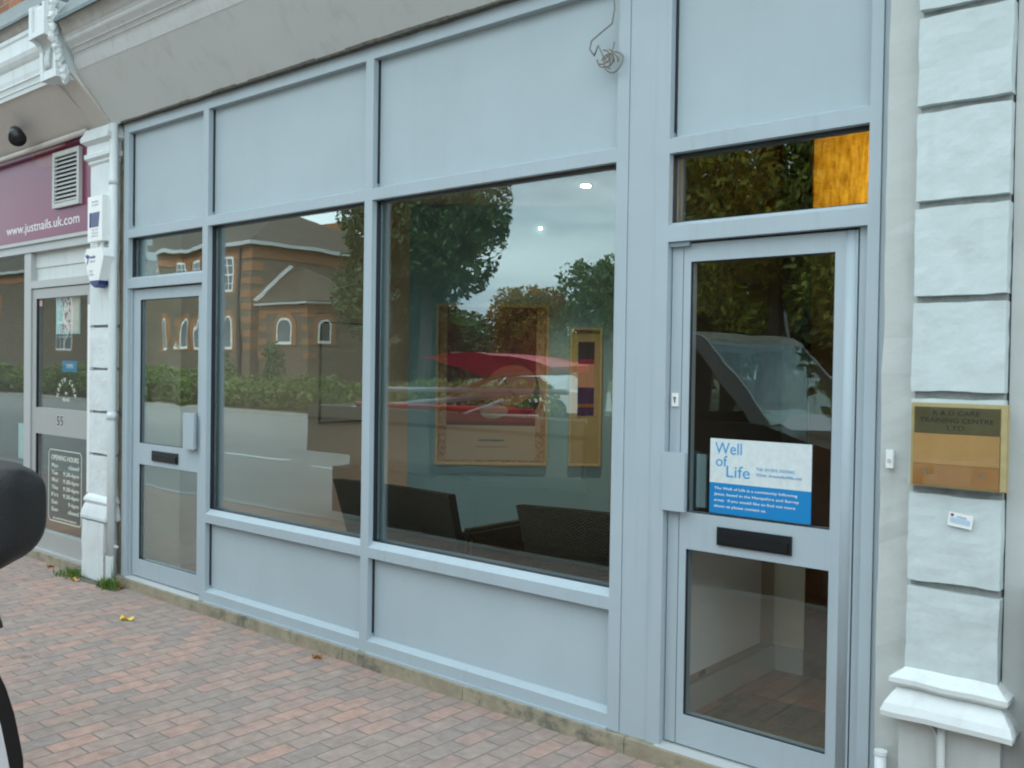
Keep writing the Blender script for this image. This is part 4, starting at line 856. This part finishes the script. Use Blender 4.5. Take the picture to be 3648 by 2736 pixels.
# mirror housing: rounded black shell
def shell(bm, cx, cy_, z0, z1, x0, x1, y0, y1, taper): pass
mir = B(); bmesh.ops.create_cube(mir, size=1)
bmesh.ops.subdivide_edges(mir, edges=mir.edges, cuts=15, use_grid_fill=True)
for v in mir.verts:
    x, y, z = v.co*2
    k = 1-.10*max(0, -z)**3
    f = lambda a, b_, c: a*math.sqrt(max(0, 1-b_**6*.34-c**6*.20+b_**6*c**6*.08))
    X_, Y_, Z_ = f(x, y, z), f(y, x, z), z*math.sqrt(max(0, 1-x*x*.06-y**6*.30))
    v.co = Vector((X_*.078, Y_*.112*(1-.42*max(0, -Z_)**2.5), Z_*.066))
bmesh.ops.rotate(mir, cent=(0, 0, 0), matrix=Matrix.Rotation(R(-14), 3, 'Z'), verts=mir.verts)
bmesh.ops.translate(mir, vec=(-1.276, -2.902, 1.446), verts=mir.verts)
mo = obj('door_mirror', mir, 'mirrorplastic', vn, smooth=True)
obj('mirror_seam', tube(B(), [(-1.200, -2.96, 1.505), (-1.196, -2.965, 1.46), (-1.202, -2.955, 1.40)], .0025, 6), 'gasket', vn)
obj('mirror_arm', tube(B(), [(-.86, -3.00, 1.44), (-.90, -3.12, 1.40), (-.90, -3.16, 1.36)], .03, 10), 'mirrorplastic', vn, smooth=True)
# front wing + black rubber edge, seen bottom left
arc = [(-3.02, 1.43), (-2.965, 1.375), (-2.948, 1.345), (-2.939, 1.326), (-2.932, 1.309), (-2.924, 1.281), (-2.919, 1.255), (-2.915, 1.232), (-2.9135, 1.20), (-2.9135, 1.10)]
obj('wing_trim', prism(B(), [(-3.10, 1.10), (-3.10, 1.44)]+arc, 'X', -1.30, -1.003), 'rubber', vn, bev=.002)
obj('front_wing', prism(B(), [(-3.09, 1.105), (-3.09, 1.42)]+[(p[0]-.015, p[1]-.006) for p in arc[:-1]]+[(-2.924, 1.105)], 'X', -1.29, -.998), 'vanwhite', vn, bev=.002)
bm = B(); box(bm, -.88, 2.4, -3.05, -2.96, .35, 1.12); obj('side_panel', bm, 'vanwhite', vn, bev=.02)
box_ = B(); box(box_, -1.70, 2.4, -5.0, -3.06, .30, .75); obj('dark_underbody', box_, 'rubber', vn)
bm = B(); box(bm, -1.62, -.95, -4.9, -3.17, .76, 1.10); obj('bonnet', bm, 'vanwhite', vn, bev=.05)
obj('far_side', bx(-.87, 2.4, -5.02, -4.95, .76, 2.0), 'vanwhite', vn)
obj('roof', bx(-.1, 2.4, -5.0, -3.05, 2.08, 2.14), 'vanwhite', vn, bev=.02)
for x in (-1.25, 1.75):
    for y in (-3.12, -4.95):
        wlh = obj('wheel', tube(B(), [(x, y-.1, RZ+.32), (x, y+.1, RZ+.32)], .32, 24), 'tyre', vn); obj('rim', tube(B(), [(x, y-.105, RZ+.32), (x, y+.105, RZ+.32)], .19, 16), 'rubber', wlh)

# ================================================================ PICKUP PARKED AHEAD (seen in the glass)
tk = thing('pickup_truck', 'beige dropside pickup truck loaded with poles, mirrored in the windows', 'truck', (-5.4, -3.8, RZ))
YN, YF_ = -2.90, -4.72
obj('dark_underbody', bx(-8.05, -2.6, YF_+.1, YN-.10, .06, .55), 'rubber', tk)  # full-width dark skirt stands in for the shade beneath the truck
obj('underframe', bx(-8.0, -2.6, YF_+.3, YN-.3, .551, .695), 'truckpaint', tk)
obj('bed_side', bx(-8.33, -4.65, YN-.04, YN, .70, 1.04), 'truckpaint', tk, bev=.01)
obj('bed_side', bx(-8.33, -4.65, YF_, YF_+.04, .70, 1.04), 'truckpaint', tk, bev=.01)
obj('bed_rail', bx(-8.34, -4.64, YN-.06, YN+.012, 1.045, 1.075), 'rubber', tk)
obj('upper_side', bx(-8.33, -4.65, YN-.045, YN-.01, 1.078, 1.20), 'truckpaint', tk)
obj('tailboard', bx(-8.36, -8.335, YF_, YN, .70, 1.20), 'truckpaint', tk)
obj('bed_floor', bx(-8.33, -4.65, YF_+.05, YN-.05, .695, .74), 'truckpaint', tk)
cabp = [(-4.6, .45), (-4.6, 1.80), (-4.45, 1.92), (-3.62, 1.94), (-3.50, 1.87), (-3.02, 1.27), (-2.45, 1.08), (-2.30, .92), (-2.26, .45)]
bm = B()
for a, c in ((YN-.03, YN), (YF_, YF_+.03)):
    prism(bm, [(-4.6, .45), (-4.6, 1.25), (-3.02, 1.25), (-2.45, 1.08), (-2.30, .92), (-2.26, .45)], 'Y', a, c)
    prism(bm, [(-4.6, 1.251), (-4.6, 1.80), (-4.45, 1.92), (-4.38, 1.92), (-4.45, 1.251)], 'Y', a, c)
    obj('door_pillar', prism(B(), [(-4.45, 1.921), (-4.45, 1.85), (-3.60, 1.85), (-3.14, 1.251), (-2.96, 1.251), (-3.52, 1.90), (-3.62, 1.94)], 'Y', a, c), 'gutter', tk)
obj('cab_body', bm, 'cabpaint', tk)
obj('roof', prism(B(), [(-4.6, 1.82), (-4.45, 1.925), (-3.62, 1.945), (-3.50, 1.875), (-3.50, 1.84), (-4.58, 1.80)], 'Y', YF_+.031, YN-.031), 'truckpaint', tk)
obj('bonnet', prism(B(), [(-3.02, 1.25), (-2.45, 1.08), (-2.30, .92), (-2.26, .50), (-3.02, .50)], 'Y', YF_+.031, YN-.031), 'cabpaint', tk, bev=.02)
obj('windscreen', prism(B(), [(-3.49, 1.86), (-3.475, 1.86), (-3.005, 1.262), (-3.02, 1.262)], 'Y', YF_+.035, YN-.035), glass_mat('truck_glass', .04, .4, (.85, .9, .87), 0), tk)
obj('cab_interior', bx(-4.58, -3.1, YF_+.04, YN-.04, .5, 1.15), 'truckdark', tk)
for x in (-6.3, -3.05):
    for y in (YN-.12, YF_+.12):
        wlh = obj('wheel', tube(B(), [(x, y-.11, RZ+.34), (x, y+.11, RZ+.34)], .34, 26), 'tyre', tk); obj('rim', tube(B(), [(x, y-.115, RZ+.34), (x, y+.115, RZ+.34)], .2, 18), 'rubber', wlh)
for y in (YN-.25, YF_+.25): obj('headlight', bx(-2.262, -2.235, y-.13, y+.13, .72, .86), 'whitepole', tk, bev=.01)
obj('aerial', tube(B(), [(-3.60, YF_+.2, 1.945), (-3.62, YF_+.2, 2.18)], .014, 8), 'gutter', tk)
random.seed(5); 
for k, (x, y, m_, a) in enumerate([(-3.05, -3.6, 'paper', .2), (-2.85, -4.0, 'paper', -.3), (-2.95, -3.3, 'paper', .9), (-2.75, -4.3, 'pink', .4), (-2.65, -3.7, 'paper', 1.2), (-2.9, -4.45, 'paper', .1)]):
    bm = bx(-.17, .17, -.23, .23, 0, .004); jit(bm, .02, 5, k)
    bmesh.ops.rotate(bm, cent=(0, 0, 0), matrix=Matrix.Rotation(a, 3, 'Z') @ Matrix.Rotation(R(16), 3, 'Y'), verts=bm.verts); bmesh.ops.translate(bm, vec=(x, y, 1.262-.296*max(0, x+3.02)+.014+k*.006), verts=bm.verts)
    tag(obj('paper_sheet', bm, m_), ('pink' if m_ == 'pink' else 'white')+' sheet of paper lying on the parked truck bonnet', 'paper', 'papers on the truck bonnet')
bm = prism(B(), [(-7.05, 1.74), (-6.3, 1.78), (-5.3, 1.66), (-5.3, 1.61), (-5.9, 1.57), (-6.2, 1.55), (-6.6, 1.66)], 'Y', -4.1, -3.3); bmesh.ops.subdivide_edges(bm, edges=bm.edges, cuts=3); jit(bm, .03, 3); jit(bm, .02, 9)
tag(obj('tarpaulin', bm, 'tarp'), 'red tarpaulin over the truck load, mirrored in the wide window', 'tarpaulin')
for lab, a, c, r_, m_ in [('white pole sloping across the truck bed', (-7.9, -3.1, 1.16), (-5.8, -3.6, 1.40), .028, 'whitepole'), ('lowest white pole lying along the truck bed', (-7.0, -3.2, 1.14), (-5.3, -3.1, 1.20), .022, 'whitepole'),
                          ('long white pole lying level on the truck load', (-7.7, -3.4, 1.38), (-5.2, -3.4, 1.42), .026, 'whitepole'), ('yellow pole leaning up across the truck load', (-7.1, -3.3, 1.14), (-6.05, -3.6, 1.62), .024, 'yellow')]:
    tag(obj('pole', tube(B(), [a, c], r_, 10), m_, smooth=True), lab, 'pole', 'poles on the truck')
tag(obj('board', bx(-6.78, -6.37, -3.56, -3.50, 1.735, 1.785), 'whitepole'), 'small white board lying on the red tarpaulin', 'board')
for lab, a, c, r_, m_ in [('thin white strip slanting over the front of the load', (-6.2, -3.05, 1.17), (-5.7, -3.1, 1.33), .018, 'whitepole'), ('red strap rail low along the truck load', (-7.75, -3.1, 1.22), (-5.4, -3.15, 1.24), .03, 'tarp')]:
    tag(obj('pole', tube(B(), [a, c], r_, 10), m_, smooth=True), lab, 'pole', 'poles on the truck')
tag(obj('crate', bx(-6.9, -5.0, -4.4, -3.5, .745, 1.12), 'mould'), 'dark load box in the bed of the parked truck', 'crate')

# ================================================================ OPPOSITE SIDE OF THE STREET
bb = thing('brick_building', 'brown and orange brick building with tiled hipped roof across the road', 'building', (-58, -32, 0))
XC, YC = -42.25, -25.0; XL_ = -95; YB = -39; EZ = 7.75
obj('wall', bx(XL_, XC, YB, YC, 0, EZ), 'brickfar', bb)
obj('eaves_band', bx(XL_, XC+.04, YB, YC+.04, EZ-.62, EZ+.02), 'orangebrick', bb)
obj('gutter', bx(XL_-.3, XC+.42, YB, YC+.42, EZ+.03, EZ+.22), 'gutter', bb)
rf = B(); o_ = .38; h = 4.4
v = [rf.verts.new(p) for p in ((XL_-o_, YC+o_, EZ+.221), (XC+o_, YC+o_, EZ+.221), (XC+o_, YB, EZ+.221), (XL_-o_, YB, EZ+.221), (XL_+7, (YB+YC)/2, 11.15), (XC-7.2, (YB+YC)/2, 11.15))]
for f in ((0, 1, 5, 4), (1, 2, 5), (2, 3, 4, 5), (3, 0, 4), (3, 2, 1, 0)): rf.faces.new([v[i] for i in f])
rfo = obj('roof', rf, 'tiles', bb)
obj('chimney', bx(-56.5, -54.3, -42, -40.6, 0, 12.0), 'orangebrick', bb)
bm = B()
zq = [2.34, 2.71, 3.02, 3.37, 3.76, 4.08, 4.45, 4.77, 5.08, 5.45, 5.77, 6.11, 6.45, 6.93]
for i in range(0, 14, 2):
    q = obj('quoin', bx(XC-.75, XC+.02, YC-.75, YC+.02, zq[i], zq[i+1]), 'orangebrick', bb)
def window(x0, x1, z0, z1, arched=False, sash=True, surround=True, axis='y', pos=YC):
    """window on a wall facing +Y (axis y) or +X (axis x)"""
    def T(bm_):
        if axis == 'x': bmesh.ops.rotate(bm_, cent=(0, 0, 0), matrix=Matrix.Rotation(R(90), 3, 'Z'), verts=bm_.verts); bmesh.ops.rotate(bm_, cent=(0, 0, 0), matrix=Matrix.Rotation(R(180), 3, 'Z'), verts=bm_.verts)
        bmesh.ops.translate(bm_, vec=(0, pos, 0) if axis == 'y' else (pos, 0, 0), verts=bm_.verts)
        return bm_
    def outl(e, zt_add=0):
        if not arched: return [(x0-e, z0-e*.5), (x1+e, z0-e*.5), (x1+e, z1+e), (x0-e, z1+e)]
        c = (x0+x1)/2; r_ = (x1-x0)/2+e; zc = z1-(x1-x0)/2
        return [(x0-e, z0-e*.3), (x1+e, z0-e*.3)]+[(c+r_*math.cos(math.pi*k/12), zc+r_*math.sin(math.pi*k/12)) for k in range(13)]
    if axis == 'x':
        def T(bm_):
            for vv in bm_.verts: vv.co = Vector((pos+vv.co.y, -vv.co.x, vv.co.z))
            return bm_
    if surround: obj('window_surround', T(prism(B(), outl(.28), 'Y', -.1, .03)), 'orangebrick', bb)
    w_ = obj('window', T(prism(B(), outl(0), 'Y', .031, .06)), 'sash', bb)
    e = -.09; gl_ = [(x0+.09, z0+.14), (x1-.09, z0+.14), (x1-.09, z1-.12 if not arched else z1-(x1-x0)/2), (x0+.09, z1-.12 if not arched else z1-(x1-x0)/2)]
    if arched: c = (x0+x1)/2; r_ = (x1-x0)/2-.09; zc = z1-(x1-x0)/2; gl_ = gl_[:2]+[(c+r_*math.cos(math.pi*k/10), zc+r_*math.sin(math.pi*k/10)) for k in range(11)]
    obj('pane', T(prism(B(), gl_, 'Y', .061, .066)), 'farglass', w_)
    if sash:
        b_ = B(); zm = (z0+z1)/2; box(b_, x0+.09, x1-.09, .067, .09, zm-.04, zm+.04)
        for k in (1, 2): xx = x0+(x1-x0)*k/3; box(b_, xx-.02, xx+.02, .067, .085, z0+.14, z1-.14)
        for k in (.25, .75): zz = z0+(z1-z0)*k; box(b_, x0+.09, x1-.09, .0665, .084, zz-.02, zz+.02)
        obj('glazing_bars', T(b_), 'sash', w_)
window(-45.12, -43.95, 5.45, 7.30)
for x in (-48.0, -49.7, -52.5, -55.5): window(x, x+1.05, 5.5, 7.3)
for x in (-44.85, -47.6, -49.25, -51.3, -54.5): window(x, x+.95, 2.35, 4.15, arched=True, sash=False)
for x in (-64.5, -69.5, -76): window(x, x+1.7, 2.3, 6.0)
obj('downpipe', tube(B(), [(-43.22, YC+.1, 0), (-43.22, YC+.1, EZ-.05)], .09, 8), 'pipe_dark', bb)
# bay
obj('bay_wall', bx(XC+.001, -38.09, -29.6, -25.5, 0, 4.62), 'brickfar', bb)
obj('bay_eaves_band', bx(XC+.002, -38.05, -29.62, -25.46, 4.20, 4.63), 'orangebrick', bb)
obj('bay_gutter', bx(XC+.003, -37.75, -29.8, -25.15, 4.64, 4.78), 'gutter', bb)
rb = B(); v = [rb.verts.new(p) for p in ((XC, -25.1, 4.781), (-37.7, -25.1, 4.781), (-37.7, -29.9, 4.781), (XC, -29.9, 4.781), (XC, -27.5, 6.8), (-41.2, -27.6, 6.75))]
for f in ((0, 1, 5, 4), (1, 2, 5), (2, 3, 4, 5), (3, 2, 1, 0)): rb.faces.new([v[i] for i in f])
obj('bay_roof', rb, 'tiles', bb)
obj('bay_flashing', tube(B(), [(-42.2, -25.2, 4.86), (-42.2, -27.4, 6.82)], .13, 6), 'gutter', bb)
for z0 in (1.9, 2.6, 3.3, 3.95): obj('bay_quoin', bx(-38.6, -38.06, -26.1, -25.47, z0, z0+.3), 'orangebrick', bb); obj('bay_quoin', bx(XC+.05, XC+.7, -25.9, -25.47, z0, z0+.3), 'orangebrick', bb)
window(-40.62, -39.34, 2.63, 3.98, arched=True, sash=False, pos=-25.46)
window(26.14, 26.85, 2.68, 3.87, arched=True, sash=False, axis='x', pos=-38.09+.03)

# ---- trees and hedges
def foliage(bm, blobs, n, size, seed, gap=.42):
    rnd = random.Random(seed); made = 0; tries = 0; tot = sum(b[3]*b[4]*b[5] for b in blobs)
    while made < n and tries < n*8:
        tries += 1
        r_ = rnd.random()*tot
        for b_ in blobs:
            r_ -= b_[3]*b_[4]*b_[5]
            if r_ <= 0: break
        while True:
            p = Vector((rnd.uniform(-1, 1), rnd.uniform(-1, 1), rnd.uniform(-1, 1)))
            if .25 < p.length < 1: break
        q = Vector((b_[0]+p.x*b_[3], b_[1]+p.y*b_[4], b_[2]+p.z*b_[5]))
        if noise.noise(q*.55+Vector((seed, 0, 0)))+.5 < gap-(.2 if p.length < .8 else 0)+.3*(p.length-.8): continue
        if noise.noise(q*1.6+Vector((0, seed, 0))) < -.18: continue
        s = size*rnd.uniform(.6, 1.5)
        a = Vector((rnd.gauss(0, 1), rnd.gauss(0, 1), rnd.gauss(0, 1)*.7)).normalized(); c = a.orthogonal().normalized(); c.rotate(Matrix.Rotation(rnd.random()*6.28, 3, a)); d = a.cross(c)
        v_ = [bm.verts.new(q+c*s), bm.verts.new(q+d*s*.5+a*s*.1), bm.verts.new(q-c*s*.9), bm.verts.new(q-d*s*.5+a*s*.1)]
        bm.faces.new(v_); made += 1
    return bm
def tree(label, x, y, h, r_, m_, n, size, seed, base=.25, group='trees across the road', gap=.42):
    rnd = random.Random(seed)
    t_ = thing('tree', label, 'tree', (x, y, 0), 0, group)
    bm = tube(B(), [(x, y, 0), (x+.1, y, h*.3), (x-.1, y+.1, h*.6), (x, y, h*.85)], r_*.07, 9, r_*.015)
    for k in range(9):
        a = rnd.uniform(0, 6.28); z = h*rnd.uniform(.25, .65); e = Vector((math.cos(a), math.sin(a), .55))*r_*rnd.uniform(.5, .85)
        tube(bm, [(x, y, z), tuple(Vector((x, y, z))+e*.5+Vector((0, 0, .1))), tuple(Vector((x, y, z))+e)], r_*.028, 6, r_*.006)
    obj('trunk', bm, 'bark', t_)
    zc = h*(base+1)/2; rz = h*(1-base)/2; bl = [(x, y, zc, r_*.75, r_*.75, rz*.8)]
    for k in range(9):
        a = rnd.uniform(0, 6.28); q = rnd.uniform(.35, .6); bl.append((x+math.cos(a)*r_*q, y+math.sin(a)*r_*q, zc+rnd.uniform(-.65, .62)*rz, r_*rnd.uniform(.3, .48), r_*rnd.uniform(.3, .48), rz*rnd.uniform(.22, .36)))
    obj('crown', foliage(B(), bl, n, size, seed, gap), m_, t_)
tree('tall dark green tree beside the far brick building', -27.8, -23.5, 14, 4.6, 'leafdark', 40000, .12, 1, base=.17, gap=.24)
tree('orange autumn tree beyond the far verge', -31.8, -35, 6.7, 2.6, 'leaforange', 15000, .10, 2, base=.02, gap=.2)
tree('tall dark tree beyond the verge mirrored at the right of the wide window', -26.3, -36, 8.3, 3.9, 'leafmid', 20000, .12, 3, base=.02, gap=.2)
tree('low green tree behind the orange autumn tree', -35.5, -40, 6.6, 3.0, 'leafmid', 6000, .18, 4, base=.02, gap=.2)
tree('tall dark green tree on the verge opposite the right door', -10.6, -19, 13.5, 5.0, 'leafyel', 40000, .10, 5, base=.10, gap=.33)
tree('second tall yellowing tree on the far verge', -17.0, -29, 10, 4.0, 'leafyel', 20000, .12, 6, base=.04, gap=.2)
tree('bushy green tree on the verge behind the yellowing ones', -18.5, -40, 10, 4.8, 'leafdark', 9000, .24, 7, base=.02, gap=.2)
tree('tree with thin crown at the near end of the verge', -3.5, -24, 12, 4.4, 'leafmid', 9000, .2, 8, base=.08, gap=.25)
tree('yellow-green tree in front of the far left wing of the building', -84, -21.5, 11, 4.6, 'leafyel', 8000, .24, 9, base=.2, gap=.25)
tree('orange-brown tree low beyond the car park', -28, -47, 7.6, 3.4, 'leaforange', 6000, .2, 10, base=.02, gap=.2)
tree('low dark tree under the edge of the tall dark one', -47.5, -46, 6.5, 4.2, 'leafdark', 12000, .16, 14, base=.0, gap=.12)
tree('low leafy tree growing beneath the tall dark one', -31.3, -27, 5.2, 2.2, 'leafmid', 12000, .11, 15, base=.0, gap=.12)
tree('dark round tree further back on the verge', -12, -36, 8.5, 4.6, 'leafdark', 9000, .24, 12, base=.02, gap=.15)
def hedge(label, x0, x1, y, h, n, m_, seed, d=1.0):
    rnd = random.Random(seed); bl = []
    k = int((x1-x0)/1.1)
    for i in range(k): bl.append((x0+(i+.5)*(x1-x0)/k, y+rnd.uniform(-.2, .2), h*.48, .95, d, h*.52*rnd.uniform(.85, 1.2)))
    t_ = thing('hedge', label, 'hedge', ((x0+x1)/2, y, 0)); 
    bm = foliage(B(), bl, n, .085, seed, gap=.12); obj('foliage', bm, m_, t_)
    obj('stems', bx(x0+.3, x1-.3, y-.25, y+.25, 0, h*.55), 'bark', t_)
hedge('long shaggy green hedge along the far side of the road', -62, -34, -16.5, 1.45, 15000, 'leafhedge', 21)
hedge('lower hedge continuing towards the tall dark tree', -33.8, -16, -16.7, 1.2, 9000, 'leafhedge', 22)
def shrub(label, x, y, h, r_, m_, seed): tag(obj('shrub', foliage(B(), [(x, y, h*.5, r_, r_, h*.5)], 900, .08, seed, .1), m_), label, 'shrub')
shrub('upright dark shrub rising above the hedge by the bay', -33.2, -20.0, 2.6, .55, 'leafdark', 31)
shrub('rounded shrub behind the hedge near the downpipe', -38.2, -20.5, 2.2, 1.0, 'leafmid', 32)
tag(obj('post', bx(-14.75, -14.45, -16.6, -16.4, -.1, 2.9), 'rubber', bev=.02), 'dark upright post on the far verge', 'post')
# far tree belt and a parked car beyond
bm = B(); rnd = random.Random(40); bl = []
for i in range(34):
    x = -75+i*3.3; bl.append((x, -62+rnd.uniform(-3, 3), 3.3, 2.9, 2.2, rnd.uniform(3.0, 4.6)))
tag(obj('distant_trees', foliage(bm, bl, 16000, .30, 41, .1), 'leafdark'), 'dark belt of trees far beyond the verge', 'trees', kind='stuff')
rc = thing('parked_car', 'silver car parked far off on the verge side', 'car', (-19.5, -21, 0))
obj('body', prism(B(), [(-21.6, .25), (-21.6, .75), (-20.9, .9), (-20.4, 1.35), (-19.0, 1.38), (-18.4, .95), (-17.5, .85), (-17.4, .25)], 'Y', -21.9, -20.2), 'vanwhite', rc, bev=.05)
obj('window', prism(B(), [(-20.8, .93), (-20.35, 1.3), (-19.05, 1.32), (-18.55, .95)], 'Y', -20.199, -20.19), 'farglass', rc)
for x in (-20.8, -18.3): obj('wheel', tube(B(), [(x, -20.35, .32), (x, -20.15, .32)], .31, 18), 'tyre', rc)
